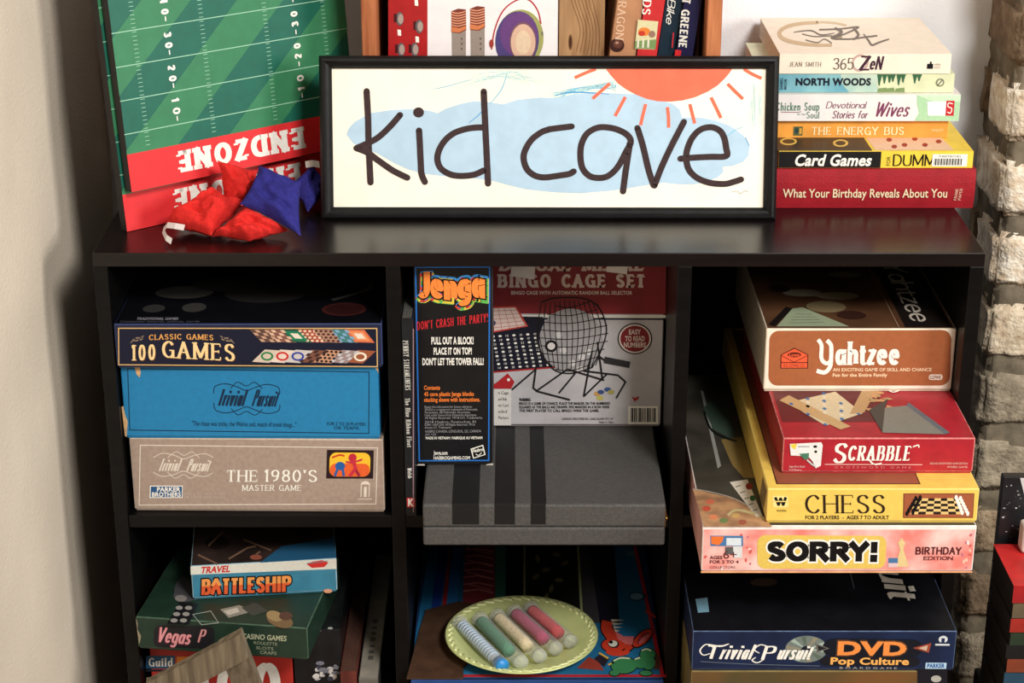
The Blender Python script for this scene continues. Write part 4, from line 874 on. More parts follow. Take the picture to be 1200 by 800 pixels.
for c_ in ((731, 780, 15, 9.5), (720, 789, 5.6, 3.2), (759, 767, 9, 7), (751, 777, 9.6, 6.4), (760, 777, 8, 8), (757, 789, 7, 3)): t.ell(c_[0], c_[1], c_[2]+1, c_[3]+1, BK, 6)
for c_ in ((731, 780, 15, 9.5), (720, 789, 5.6, 3.2), (759, 767, 9, 7), (751, 777, 9.6, 6.4), (760, 777, 8, 8), (757, 789, 7, 3)): t.ell(c_[0], c_[1], c_[2], c_[3], GN, 7)
for P in ([(719, 775), (727, 771.5), (738, 772)], [(752, 763), (757, 761), (763, 763)], [(744, 773), (750, 771)]): t.line(P, 1.6, ink(222, 226, 190), 8, True)
t.poly([(769, 764), (773, 770), (774, 782), (767, 786)], ink(90, 52, 40), 8)
t.line([(756, 716), (764, 720), (768, 724)], 2.4, RD, 5, True)
b.done()
nbm = mat((70, 48, 34), .7, .15, 60., .3, .2)
P0 = [at(474, 800, z=H-.4955), at(490, 738, z=H-.4955), at(497, 716, z=H-.4955), at(535, 706, z=H-.4955), at(575, 712, z=H-.4955), at(560, 760, z=H-.4955), at(541, 783, z=H-.4955), at(541, 797, z=H-.4955)]
m_ = MB(); m_.prism([(p.x + .002, max(p.y, -.028)) for p in P0][::-1], H-.4957, H-.4935, nbm)
o = m_.build('leather_sheet'); tag(o, 'flat brown leather sheet lying under the left side of the plate', 'leather sheet')
# plate
pc = at(611, 749, z=H-.487); pl = thing('plate', 'pale green plate with rope rim holding plastic tubes', 'plate', (pc.x, pc.y, H-.4930))
pm = mat((196, 204, 138), .22, .06, 30., 0, .5)
m_ = MB()
m_.lathe([(.0, .0), (.045, .0), (.048, .0025), (.055, .004), (.074, .0085), (.0865, .0125), (.0885, .0143), (.0865, .0152), (.074, .0115), (.056, .0068), (.050, .0048), (.0, .0042)], pm, 96)
m_.build('dish', pl)
m_ = MB(); n = 46
for k in range(n):                                   # rope pattern of the rim
    a = 2*math.pi*k/n; c0 = Vector((.0822*math.cos(a), .0822*math.sin(a), .0134)); tn = Vector((-math.sin(a), math.cos(a), 0)); rd = Vector((math.cos(a), math.sin(a), .25))
    ax = (tn*.93 + rd*.36).normalized()
    m_.tube([c0 - ax*.0062, c0 - ax*.003, c0 + ax*.003, c0 + ax*.0062], .0019, mat((212, 216, 156), .25, .05, 30., 0, .5), 8)
m_.build('rope_rim', pl)
# tubes on the plate
clr = plastic_clear('clear_plastic')
specs = [((539, 730), (588, 779), (120, 160, 200), 'clear tube with blue end cap and ridges, leftmost on the plate', 'ridge'),
         ((563, 726), (611, 776), (60, 132, 96), 'clear tube of green, between the ridged and cream tubes', 'fill'),
         ((583, 722), (633, 769), (226, 206, 164), 'clear tube of cream in the middle of the plate', 'fill'),
         ((603, 717), (652, 760), (172, 40, 92), 'clear tube of magenta, between the cream and red tubes', 'fill'),
         ((622, 713), (669, 752), (200, 40, 52), 'clear tube of red, rightmost on the plate', 'fill')]
for (u0, v0), (u1, v1), c_, lab, kind in specs:
    zz = H-.4930+.0165; p, q = at(u0, v0, z=zz), at(u1, v1, z=zz)
    L = (q-p).length; ang = math.atan2(q.y-p.y, q.x-p.x)
    tb = thing('plastic_tube', lab, 'tube', (p.x, p.y, zz), (0, 0, ang), 'plastic tubes on the plate')
    R = .0086
    m_ = MB(); m_.tube([(0, 0, 0), (.002, 0, 0), (L-.006, 0, 0), (L, 0, 0)], R, clr, 20); m_.tube([(-.003, 0, 0), (.001, 0, 0)], R+.0012, clr, 20); m_.build('tube_wall', tb)
    m_ = MB()
    if kind == 'ridge':
        for k in range(15): x = .006 + k*(L-.022)/15; m_.tube([(x, 0, 0), (x+.0022, 0, 0)], R-.0016, mat((168, 190, 210), .4, .05), 16)
        m_.tube([(.004, 0, 0), (L-.012, 0, 0)], R-.0035, mat((150, 160, 170), .4, .1), 14); m_.build('ridged_core', tb)
        m_ = MB(); m_.tube([(L-.008, 0, 0), (L+.001, 0, 0), (L+.003, 0, 0)], R*.9, mat((46, 138, 206), .35, .05), 20); tag(m_.build('cap', tb), 'blue cap')
    else:
        m_.tube([(.003, 0, -.001), (.006, 0, -.001), (L*.62, 0, -.001), (L*.72, 0, -.0018)], R-.0013, mat(c_, .7, .12, 300., .4, .2), 16); m_.build('contents', tb)
        m_ = MB(); m_.tube([(L-.006, 0, 0), (L+.002, 0, 0)], R*.93, plastic_clear('clear_stopper', (.95, .97, .9), .12), 20); m_.build('stopper', tb)

# ------------------------------------------------------------------ on the top: the sign
LEAN = math.atan2(.039, .1735)
sg = thing('framed_sign', 'black framed kid cave sign leaning upright on the shelf top', 'sign', (-.2089, .1086, H+.0003), (-LEAN, 0, math.radians(-.2)))
SM = M4(sg.location, sg.rotation_euler); SW, SH, FWD = .4975, .1775, .0135
frm = mat((15, 14, 15), .5, .2, 60., .15, .25)
m_ = MB()
prof = [(0, 0), (0, -.012), (.003, -.0165), (.0055, -.017), (.0075, -.0150), (.0105, -.0135), (FWD, -.010), (FWD, 0)]    # (inward, depth towards viewer)
cor = [(0, 0, 1, 1), (SW, 0, -1, 1), (SW, SH, -1, -1), (0, SH, 1, -1)]
vs = [(x + sx*i, d + .017, z + sz*i) for x, z, sx, sz in cor for i, d in prof]; n = len(prof); fs = []
for c in range(4):
    for k in range(n): a = c*n+k; b_ = c*n+(k+1) % n; c2 = ((c+1) % 4)*n; fs.append((a, b_, c2+(k+1) % n, c2+k))
m_.add(vs, fs, frm); m_.build('frame', sg)
m_ = MB(); pap = mat((247, 240, 222), .75, .03, 30., 0, .1)
m_.box((FWD-.002, .0095, FWD-.002), (SW-FWD+.002, .013, SH-FWD+.002), pap)
f = Sheet(m_, (FWD, .0095, FWD), (1, 0, 0), (0, 0, 1), SW-2*FWD, SH-2*FWD, SM, [(384.5, 75.5), (902, 76), (899.3, 246), (386, 245)])
cl_ = mat((178, 204, 222), .75, .04, 60., 0, .1)
A_ = lambda x, y: (370 + x/3.81, 50 + y/3.81)
B_ = lambda x, y: (640 + x/4, 60 + y/4)
cloud = [A_(*p) for p in ((120, 405), (132, 375), (160, 345), (230, 305), (330, 290), (430, 286), (500, 295), (535, 306), (570, 285), (640, 262), (700, 250), (780, 256), (830, 265), (900, 243), (1000, 233))] + [B_(*p) for p in ((30, 208), (130, 188), (230, 184), (330, 184), (420, 188), (460, 205), (540, 218), (600, 234), (635, 262), (648, 303), (740, 303), (810, 318), (880, 345), (940, 390), (970, 440), (965, 490), (940, 520), (890, 540), (842, 545), (845, 570), (820, 595), (760, 620), (700, 630), (630, 630), (560, 622), (500, 630), (440, 640), (380, 652), (300, 662), (160, 674), (60, 670))] + [A_(*p) for p in ((1010, 670), (930, 660), (850, 640), (780, 620), (700, 610), (620, 603), (550, 598), (470, 588), (400, 568), (340, 540), (280, 505), (255, 490), (200, 472), (150, 445))]
f.poly(cloud, cl_, 1)
cy1, cy2, cy3 = ink(186, 220, 222), ink(110, 186, 214), ink(60, 150, 206)
for i in range(14):
    x0 = rnd.uniform(640, 760); y0 = 190-(x0-640)*.05; f.line([A_(x0, y0-rnd.uniform(0, 50)), A_(x0+150, y0-40-rnd.uniform(0, 40)), A_(1000+rnd.uniform(-60, 60), 128+rnd.uniform(0, 50))], .55, cy1, 2, True, .6)
f.line([A_(510, 195), A_(580, 180), A_(700, 145)], .9, cy2, 2, True, .7); f.line([A_(850, 118), A_(835, 170), A_(815, 210), A_(770, 265)], 1.2, cy2, 2, True, .5); f.line([A_(676, 352), A_(720, 315), A_(740, 290)], 1., cy3, 2, True, .4)
for i in range(16):
    a = rnd.uniform(0, 60); f.line([B_(0+a, 210-rnd.uniform(0, 30)), B_(120+a, 165+rnd.uniform(-12, 14)), B_(260+a, 140+rnd.uniform(-20, 30)), B_(330, 125+rnd.uniform(-10, 60))], .7, (cy1, cy2, cy2, cy1)[i % 4], 2, True, .6)
f.line([B_(40, 195), B_(120, 180), B_(220, 182), B_(300, 188)], 1.6, cy3, 3, True, .6); f.line([B_(865, 392), B_(900, 365), B_(935, 350)], .9, cy2, 2, True); f.line([B_(950, 400), B_(968, 440)], 1, cy3, 2)
for i in range(12): x0 = rnd.uniform(975, 1030); f.line([B_(x0, 130+rnd.uniform(0, 90)), B_(x0+rnd.uniform(-14, 14), 290+rnd.uniform(0, 90))], .5, cy1, 2, False)
sun = mat((240, 114, 88), .75, .06, 40., 0, .1)
f.poly([B_(*p) for p in ((283, 65), (300, 88), (340, 135), (380, 165), (430, 192), (480, 212), (530, 223), (590, 225), (650, 219), (710, 203), (770, 176), (815, 147), (850, 113), (875, 82), (885, 65))], sun, 3)
for P in ([(135, 108), (185, 85), (235, 66)], [(220, 210), (262, 172), (302, 136)], [(327, 295), (352, 248), (376, 202)], [(449, 340), (460, 290), (473, 237)], [(583, 352), (582, 300), (577, 252)], [(708, 332), (696, 285), (684, 237)], [(833, 305), (810, 255), (785, 204)], [(938, 212), (900, 175), (864, 138)], [(1026, 111), (985, 92), (942, 67)]): f.line([B_(*p) for p in P], 3.9, sun, 4, True)
mk = mat((64, 50, 50), .8, .12, 200., 0, .1)
let = [[A_(*p) for p in P] for P in ([(213, 203), (219, 330), (221, 450), (225, 540), (229, 628)], [(364, 314), (320, 366), (270, 414), (228, 440), (166, 468)], [(166, 468), (215, 488), (260, 522), (330, 572), (396, 606)], [(450, 386), (453, 440), (457, 530), (461, 588), (476, 626)], [(744, 205), (750, 350), (757, 500), (763, 634)], [(742, 372), (705, 373), (660, 380), (610, 398), (570, 430), (542, 475), (533, 520), (548, 562), (590, 590), (640, 598), (700, 592), (742, 573)])]
let += [[B_(*p) for p in P] for P in ([(120, 346), (70, 352), (10, 360)], [(130, 566), (110, 578), (70, 585), (10, 594)], [(402, 425), (390, 392), (350, 366), (300, 352), (245, 352), (195, 380), (168, 430), (162, 490), (172, 550), (205, 588), (250, 598), (295, 588), (340, 545), (380, 470), (402, 425)], [(398, 430), (385, 520), (375, 590), (366, 664)], [(434, 354), (460, 440), (488, 560), (512, 634)], [(516, 636), (550, 545), (595, 445), (656, 324)], [(640, 504), (700, 499), (780, 495), (858, 491), (858, 450), (848, 400), (826, 366), (785, 350), (735, 362), (696, 402), (672, 460), (668, 510), (682, 560), (720, 598), (780, 622), (850, 628), (895, 618), (930, 606)])]
let += [[(643, 150.2), (634, 153.5), (622, 163), (614, 177), (613, 188), (617, 199), (625, 206), (634, 208.6), (643, 208.5)]]
for P in let:
    f.line(P, 7.5, mk, 5, True); 
    for e in (P[0], P[-1]): f.ell(e[0], e[1], 3.7, 3.7, mk, 5, n=12)
f.ell(*A_(448, 302), 6.4, 6.2, mk, 5)
f.line([(861, 227), (868, 226), (872, 229), (877, 225.5), (881, 227)], .6, ink(150, 140, 130), 2, True)
m_.build('print', sg)
m_ = MB(); m_.box((.004, .0132, .004), (SW-.004, .0165, SH-.004), mat((120, 92, 64), .8, .1)); m_.build('backing', sg)

# ------------------------------------------------------------------ the two football toss boards
YAW, LN = math.radians(39.3), math.radians(6)
dv = Vector((math.cos(YAW), math.sin(YAW), 0)); nh = Vector((math.sin(YAW), -math.cos(YAW), 0))
uv = Vector((0, 0, math.cos(LN))) - nh*math.sin(LN); NV = dv.cross(uv)      # NV points to the viewer
RB = Matrix((dv, -NV, uv)).transposed().to_euler()
b2 = Vector((-.413, .068, H+.0005)); b1 = b2 + dv*.003 + NV*.0162 + uv*.045
gA, gB = mat((20, 98, 80), .5, .06, 60.), mat((52, 124, 84), .5, .06, 60.)
rdm = mat((222, 44, 48), .5, .05, 60.)
def toss_board(P, label, text):
    o = thing('toss_board', label, 'toss game board', P, RB, 'football toss boards')
    M = M4(P, RB); Wd, Ht = .292, .56
    m_ = MB(); m_.box((0, 0, 0), (Wd, .013, Ht), mat((30, 26, 24), .6), .0006, front=gA)
    S = Sheet(m_, (0, 0, 0), (1, 0, 0), (0, 0, 1), Wd, Ht, mm=True)
    for k in range(-12, 16):                      # diagonal mowing stripes, clipped to the field
        pts = []
        sl = .9
        def clip(px_):                            # half-plane clip against the field rectangle
            out = px_
            for ax, lim, sg_ in ((0, 0, 1), (0, Wd*1000, -1), (1, 40.5, 1), (1, Ht*1000, -1)):
                src, out = out, []
                for i in range(len(src)):
                    a, c = src[i-1], src[i]; da, dc = (a[ax]-lim)*sg_, (c[ax]-lim)*sg_
                    if (da >= 0) != (dc >= 0): t = da/(da-dc); out.append((a[0]+(c[0]-a[0])*t, a[1]+(c[1]-a[1])*t))
                    if dc >= 0: out.append(c)
                if not out: return out
            return out
        y0 = 94 + k*118.; q = clip([(-10, y0), (400, y0+410*sl), (400, y0+410*sl+60), (-10, y0+60)])
        if q: S.poly(q, gB, 1)
    S.rect(0, 0, Wd*1000, 40.5, rdm, 2)
    lw = ink(158, 206, 176)
    y = 62; k = 1
    while y < 550:
        S.rect(0, y-.45, Wd*1000, y+.45, lw, 3)
        for xc in (26, 107, 186, 262):
            for j in range(8):
                yy = y-35.4+j*4.42+2.2
                if yy > 45: S.rect(xc-2.6, yy, xc+2.6, yy+.55, lw, 3)
        s_ = str((k if k <= 5 else 10-k)*10)
        if k < 9:
            sub = y + 2
            S.vt(s_[0]+' '+s_[1], 0, 0, 0, 0, WHT, 4, O=(60, sub+26.5), dx=(0, -17.5), dy=(9, 0), th=.26, tn=.2, gap=.1, tight=3.)
            S.rect(63.6, sub+2, 65, sub+7, WHT, 4)
            S.vt(s_[0]+' '+s_[1], 0, 0, 0, 0, WHT, 4, O=(228, sub+9), dx=(0, 17.5), dy=(-9, 0), th=.26, tn=.2, gap=.1, tight=3.)
            S.rect(223, sub+1, 224.4, sub+6, WHT, 4)
        y += 35.4; k += 1
    Q = Sheet(m_, (0, 0, 0), (1, 0, 0), (0, 0, 1), Wd, Ht, M)
    O, dx, dy = text
    Q.vt('ENDZONE', 0, 0, 0, 0, WHT, 4, O=O, dx=dx, dy=dy, th=.27, tn=.2, serif=.12, sth=.2, gap=.2, tight=2.2)
    m_.build('panel', o); return o
toss_board(b2, 'rear green football board with red ENDZONE strip, standing lower on the shelf top', ((351, 190), (-151, 33), (2.5, 25)))
toss_board(b1, 'front green football board with red ENDZONE strip, raised above the other', ((355, 148), (-151, 30), (3, 25)))

# ------------------------------------------------------------------ bean bags
def bag(label, C4, col, thick=.017, seed=1, tagc=None):
    """a filled square bag hung between its four corners (3-D points, in turn)"""
    C4 = [Vector(c) for c in C4]; ctr = sum(C4, Vector())/4
    nrm = (C4[2]-C4[0]).cross(C4[3]-C4[1]).normalized()
    if nrm.dot(CAM-ctr) < 0: nrm = -nrm
    o = thing('bean_bag', label, 'bean bag', ctr, (0, 0, 0), 'bean bags by the boards')
    n = 34; m_ = MB(); cm = mat(col, .8, .1, 300., .4, .1, bscale=700.)
    vs, fs = [], []; sd = Vector((seed*3.7, seed*1.3, 0))
    for sgn in (1, -1):
        for j in range(n+1):
            for i in range(n+1):
                a, b_ = 2*i/n-1, 2*j/n-1
                a2 = a*(1 - .12*(1-a*a)*0 - .09*(1-b_*b_)*abs(a)); b2_ = b_*(1 - .09*(1-a*a)*abs(b_))
                s_, t_ = (a2+1)/2, (b2_+1)/2
                p = C4[0]*(1-s_)*(1-t_) + C4[1]*s_*(1-t_) + C4[2]*s_*t_ + C4[3]*(1-s_)*t_
                hgt = thick*(max(0, (1-a**4)*(1-b_**4)))**.55
                nz = noise.noise(Vector((a*1.3, b_*1.3, sgn*2)) + sd)*.5 + noise.noise(Vector((a*3.2, b_*3.2, sgn*2)) + sd)*.10 - .45*abs(noise.noise(Vector((a*2+b_*.8, b_*1.2-a, 4)) + sd))
                wv = noise.noise(Vector((a*2.4, b_*2.4, 7)) + sd)*.004
                q = p - ctr + nrm*(sgn*hgt*(1+nz)*(1 if sgn > 0 else .6) + wv)
                if q.z + ctr.z < H + .0008: q.z = H + .0008 - ctr.z + (.0002 if sgn > 0 else 0)
                vs.append(q)
    N = (n+1)**2
    for s_ in (0, 1):
        for j in range(n):
            for i in range(n):
                q = (s_*N+j*(n+1)+i, s_*N+j*(n+1)+i+1, s_*N+(j+1)*(n+1)+i+1, s_*N+(j+1)*(n+1)+i)
                fs.append(q if s_ == 0 else q[::-1])
    m_.add(vs, fs, cm, True); m_.build('fabric', o)
    if tagc:
        m_ = MB(); pts = [Vector(p) - ctr for p in tagc]; vs = []; wd = (nrm.cross(pts[1]-pts[0])).normalized()*.0042
        for p in pts: vs += [p - wd, p + wd, p - wd + nrm*.0006, p + wd + nrm*.0006]
        fs = []
        for k in range(len(pts)-1):
            a = k*4; fs += [(a, a+1, a+5, a+4), (a+2, a+6, a+7, a+3), (a, a+4, a+6, a+2), (a+1, a+3, a+7, a+5)]
        fs += [(0, 2, 3, 1), (len(vs)-4, len(vs)-3, len(vs)-1, len(vs)-2)]
        m_.add(vs, fs, mat((214, 206, 200), .8, .05)); tag(m_.build('fabric_tag', o), 'white fabric tag')
    return o
R_ = math.radians
RED_, BLU_ = (214, 46, 42), (48, 46, 122)
Z = lambda u, v, z: at(u, v, z=H+z)
Y = lambda u, v, y: at(u, v, y=y)
bag('red bean bag with a white tag lying in front of the boards, leftmost', [Z(192, 264, .010), Y(251, 226, .098), Y(286, 236, .085), Z(248, 276, .006)], RED_, .021, 2, [Z(216, 267, .012), Z(205, 265, .014), Z(196, 264, .013), Z(191, 270, .007), Z(195, 279, .0065), Z(201, 283, .005)])
bag('red bean bag standing on its corner against the front board', [Y(255, 187, .098), Y(303, 201, .125), Y(290, 240, .098), Y(264, 236, .092)], RED_, .017, 5)
bag('red bean bag lying lowest under the dark blue one, nearest the shelf edge', [Z(248, 276, .005), Y(287, 243, .058), Z(339, 270, .008), Z(293, 282, .004)], RED_, .017, 3)
bag('dark blue bean bag tilted on top of the red ones', [Y(304, 194, .088), Y(281, 239, .050), Y(353, 277, .030), Y(353, 212, .078)], BLU_, .015, 4)
bag('dark blue bean bag with a white tag tucked behind the sign\'s left end', [Y(338, 217, .150), Y(366, 192, .172), Y(384, 226, .176), Z(362, 248, .006)], BLU_, .012, 7, [Y(358, 193, .166), Y(366, 191.5, .166), Y(374, 193, .167)])

# ------------------------------------------------------------------ wooden crate with its contents
cw = wood((150, 84, 50), (196, 124, 80)); cw2 = wood((96, 66, 44), (128, 92, 62))
CX0, CX1, CY0, CY1, CZ = -.1635, .2276, .172, .372, H
ct = thing('wooden_crate', 'reddish wooden crate of books standing behind the sign', 'crate', ((CX0+CX1)/2, (CY0+CY1)/2, CZ))
def ccp(name, a, b, m, bev=.0015):
    m_ = MB(); o_ = ct.location; m_.box(Vector(a)-o_, Vector(b)-o_, m, bev); m_.build(name, ct)
for x in (CX0, CX1-.0165):
    ccp('side_panel', (x, CY0+.012, CZ), (x+.0165, CY1, CZ+.42), cw); ccp('corner_post', (x if x > 0 else x, CY0, CZ), (x+.0165, CY0+.012, CZ+.42), cw)
for z in (0, .124): ccp('shelf_board', (CX0+.0165, CY0+.004, CZ+z), (CX1-.0165, CY1-.01, CZ+z+.012), cw)
ccp('top_board', (CX0, CY0, CZ+.42), (CX1, CY1, CZ+.434), cw); ccp('back_panel', (CX0+.0165, CY1-.009, CZ), (CX1-.0165, CY1, CZ+.42), cw2)
zs = .1364
b = GameBox('speaker_box', 'white and red box picturing two microphones and a round speaker', (-.1345, .198, zs), .185, .14, .21, ink(206, 200, 196), front=mat((236, 230, 230), .4, .03), cat='box')
f = b.front()
f.poly([(455, -30), (501, -30), (501, 70), (455, 70)], mat((168, 30, 32), .4, .08), 1)
for (x, y) in ((468.5, 22), (491.5, 31), (470, 58), (486, 58)): f.ell(x, y, 4.6, 8, ink(96, 90, 92), 2); f.ell(x+1, y, 3.2, 6, ink(170, 150, 140), 3); f.rect(x-7, y-6, x-3.5, y+4, ink(70, 20, 24), 2)
for (x, y) in ((488, 3), (468, 38), (489, 46)): f.poly([(x-2.2, y-3.6), (x+1.8, y-3), (x+2.2, y+4), (x-1.8, y+3.4)], WHT, 2)
for x0, y0 in ((529, 11), (551, 8)):
    f.poly([(x0+.4, y0+26), (x0+17, y0+24), (x0+17, 70), (x0+.8, 70)], ink(150, 136, 126), 2); f.poly([(x0, y0+2), (x0+8, y0-1), (x0+17, y0), (x0+17.4, y0+24), (x0+10, y0+28), (x0+.2, y0+27)], ink(120, 58, 46), 3)
    for k in range(6): f.line([(x0, y0+3+k*3), (x0+8, y0+4.4+k*3), (x0+17, y0+2+k*3)], 1.3, ink(222, 150, 116), 4, True)
    f.poly([(x0, y0+20), (x0+9, y0+22), (x0+17, y0+19), (x0+17, y0+23), (x0+9, y0+27), (x0, y0+26)], ink(206, 120, 76), 5)
    for k in range(3): f.rect(x0+11.4, 44+k*6, x0+13, 46.4+k*6, ink(90, 80, 76), 4)
f.line([(576, 58), (580, 34), (590, 12), (606, 0), (620, 0), (630, 12), (634, 28)], 1.6, ink(176, 44, 52), 2, True)
f.ell(609, 46, 28, 35, ink(160, 160, 96), 2, .1, a0=-3.14, a1=3.14); f.ell(606, 47, 25.5, 34, ink(78, 66, 120), 3, .1); f.ell(608, 40, 22, 26, ink(104, 66, 122), 4); f.ell(613, 49, 16, 23.5, ink(120, 80, 96), 5); f.ell(613, 49.5, 14.5, 21.5, ink(214, 176, 152), 6)
f.ell(613, 49.5, 9, 14, ink(222, 196, 166), 7); f.ell(576, 51, 2.6, 5, ink(160, 60, 50), 5); f.ell(635.5, 39, 1.2, 2.5, ink(110, 110, 90), 5)
b.done()
m_ = MB()
bd = wood((150, 112, 76), (186, 146, 104)); m_.prism([(0, 0), (.0, .03), (.044, .012), (.05, -.012)], 0, .24, bd)
S = Sheet(m_, (0, 0, 0), (.05, -.012, 0), (0, 0, 1), .0514, .24, mm=True)
kn = ink(66, 40, 26); S.ell(13, 34, 1.3, 6.5, kn, 1); S.ell(13, 34, 2.4, 9, ink(120, 84, 54), 0)
for k in range(7): S.line([(20+k*4.2, 24-k*1), (24+k*3.6, 50), (14+k*4, 80), (8+k*4, 110)], .6, ink(128, 90, 60), 1, True)
o = m_.build('wooden_block'); o.location = (.0525, .228, H+zs); tag(o, 'wooden bookend block with a knot beside the tan book', 'bookend')
def up_book(label, xr, th, dep, hgt, col, lean, y=.2, hard=False, spinem=None):
    return Book('book', label, (xr, y, zs), hgt, dep, th, col, spine=spinem, hard=hard, rot=(0, R_(-90+lean), 0), group='books in the wooden crate')
b = up_book('tan book leaning in the crate beside the wooden block', .1335, .0285, .13, .125, mat((176, 126, 90), .5, .1, 40.), 7, .2)
f = b.spine(); f.vt('DRAGON', 0, 0, 0, 0, ink(226, 190, 160), O=(725.5, -8), dx=(-4.5, 54), dy=(9.4, 1), th=.14, tn=.06, serif=.12, gap=.2)
f.ell(723, 53, 8.6, 8, ink(58, 30, 26), 1); f.ell(724, 51.5, 5.5, 5, ink(96, 56, 44), 2); f.ell(723, 50, 2, 1.6, ink(170, 130, 110), 3); b.done()
b = up_book('red book with a landscape picture on its lower spine', .1566, .0216, .13, .128, mat((196, 44, 46), .45, .08), 7, .198)
f = b.spine(); f.poly([(747.5, 23), (771.5, 25), (767.5, 58), (743.5, 57)], ink(214, 206, 160), 1); f.ell(755, 37, 7, 5, ink(226, 130, 60), 2); f.ell(752, 39, 4, 3, ink(196, 60, 40), 3); f.ell(764, 40, 4, 4, ink(150, 116, 96), 2); f.poly([(744.5, 48), (769.5, 46), (768, 57.5), (743.6, 56.5)], ink(120, 146, 90), 2)
for x in (748, 754, 760): f.line([(x, 46), (x-.6, 56)], 2.4, ink(220, 214, 190), 3)
f.vt('GODS', 0, 0, 0, 0, WHT, O=(755.5, -22), dx=(-3.2, 39), dy=(9.5, 1), th=.2, tn=.08, serif=.12, gap=.2); b.done()
b = up_book('dark teal book with white handwritten lettering in the crate', .1768, .0188, .13, .124, mat((22, 40, 54), .4, .1), 7, .202)
f = b.spine(); f.vt('the Bike', 0, 0, 0, 0, WHT, O=(785.5, -32), dx=(-5.6, 62), dy=(9, 1), th=.15, tn=.08, gap=.12, slant=.3); b.done()
b = up_book('navy book with white block capitals, right of the teal book', .1962, .0186, .13, .118, mat((30, 28, 66), .4, .1), 7, .196)
f = b.spine(); f.vt('GREAT GREENE', 0, 0, 0, 0, WHT, O=(802.5, -34), dx=(-7.6, 90), dy=(9.6, 1), th=.26, tn=.2, gap=.3); f.poly([(791.5, 58), (798.5, 59), (797.5, 66), (790.5, 66)], ink(206, 40, 44), 1); f.poly([(788.6, 38), (790, 38), (788.4, 56), (787, 56)], ink(196, 40, 50), 1); b.done()
b = up_book('very thin brown book upright between the navy book and crate wall', .2068, .0036, .12, .119, mat((96, 70, 54), .6, .15), 1.5, .213); b.done()

# ------------------------------------------------------------------ the stack of books at the right
gb = 'books stacked flat on the shelf top'
b = Book('book', 'thick red hardback at the bottom of the stack right of the sign', (.2760, .1515, .0004), .2365, .22, .0448, mat((150, 26, 36), .6, .08, 60., .2, .2, bscale=500.), hard=True, group=gb)
f = b.spine([(887, 198), (1140, 198), (1139.5, 244.5), (887, 244.5)])
f.sans('What Your Birthday Reveals About You', 912.5, 1107, 220.5, 230.5, ink(226, 206, 170), bold=.012)
for k in (0, 1): f.sans('AVERY', 0, 0, 0, 0, ink(206, 170, 140), O=(1115+k*5, 235), dx=(2, -15), dy=(-3, 0)) if False else f.vt('PAPER' if k else 'FRAME', 0, 0, 0, 0, ink(206, 160, 140), O=(1118.5+k*5, 234), dx=(1.5, -14), dy=(-3.4, -.2), th=.2, tn=.14, gap=.3)
b.done()
bkm = mat((24, 22, 22), .4, .1)
b = Book('book', 'black and yellow card games book with a barcode sticker', (.2945, .1555, .0456), .2145, .21, .0188, mat((236, 204, 70), .4, .05), group=gb)
f = b.spine([(900, 177), (1133, 177), (1133, 196.8), (900, 196.8)])
f.rect(900.2, 177.2, 1022.5, 196.6, bkm, 1); f.sans('Card Games', 918.5, 1013, 181, 194, WHT, 2, bold=.03, slant=.2)
f.vt('DUMMIES', 1037, 1112, 180.5, 194.5, BLK, 2, th=.13, tn=.08, gap=.2); f.sans('FOR', 0, 0, 0, 0, BLK, O=(1034, 194), dx=(0, -11), dy=(-4.5, 0)); b_t = b
t = b.top(); t.poly([(890, 176.6), (1022.5, 176.6), (1010, 158), (890, 158)], bkm, 1); t.poly([(1026, 176), (1118, 176), (1100, 158), (1012, 158)], ink(226, 190, 160), 1)
for (x, y, w_) in ((924, 166, 10), (985, 168, 9)): t.ell(x, y, w_, 4.4, ink(214, 180, 90), 2); t.ell(x, y, w_-3, 2.6, bkm, 3)
for (x, y) in ((1042, 164), (1060, 170), (1072, 163), (1084, 170), (1048, 172), (1100, 166)): t.ell(x, y, 3.6, 2.4, ink(150, 40, 40), 2, n=6)
b.done()
st = MB(); S = Sheet(st, (0, 0, 0), (1, 0, 0), (0, 0, 1), b.L, b.th, b.M, [(900, 177), (1133, 177), (1133, 196.8), (900, 196.8)])
S.rect(1084, 180.2, 1126, 194.8, WHT, 5); S.sans('THRIFTBOOKS', 1091, 1118, 181.6, 184, BLK, 6); x = 1086.5
for i in range(20): w_ = (.6, 1.2, .5, 1.5)[i*7 % 4]; S.rect(x, 185.4, x+w_, 193.4, ink(30, 30, 30), 6); x += w_ + (.6, .9)[i % 2]
o = st.build('barcode_sticker', b.root); o['label'] = 'white barcode sticker'
b = Book('book', 'orange paperback between the white and the black and yellow books', (.262, .2095, .0648), .2285, .155, .0207, mat((222, 150, 62), .45, .12, 30.), group=gb)
f = b.spine([(880, 141), (1118, 141), (1117.5, 162.5), (880, 162.5)])
f.vt('THE ENERGY BUS', 958, 1067, 149.5, 159, ink(250, 226, 180), th=.14, tn=.07, serif=.12, sth=.05, gap=.2)
f.rect(937, 149, 948, 160, ink(90, 96, 60), 1); f.ell(941, 154, 2.4, 4, ink(40, 66, 60), 2); f.rect(944, 151, 947, 158, ink(206, 150, 60), 2); f.sans('WILEY', 1099, 1113, 152, 155, ink(240, 210, 160)); b.done()
b = Book('book', 'white and pale green book with purple lettering in the stack', (.285, .203, .0859), .2155, .14, .0303, mat((232, 226, 222), .4, .04), pages=(200, 190, 180), group=gb)
f = b.spine([(895, 110), (1128, 110), (1127.5, 139), (895, 139)])
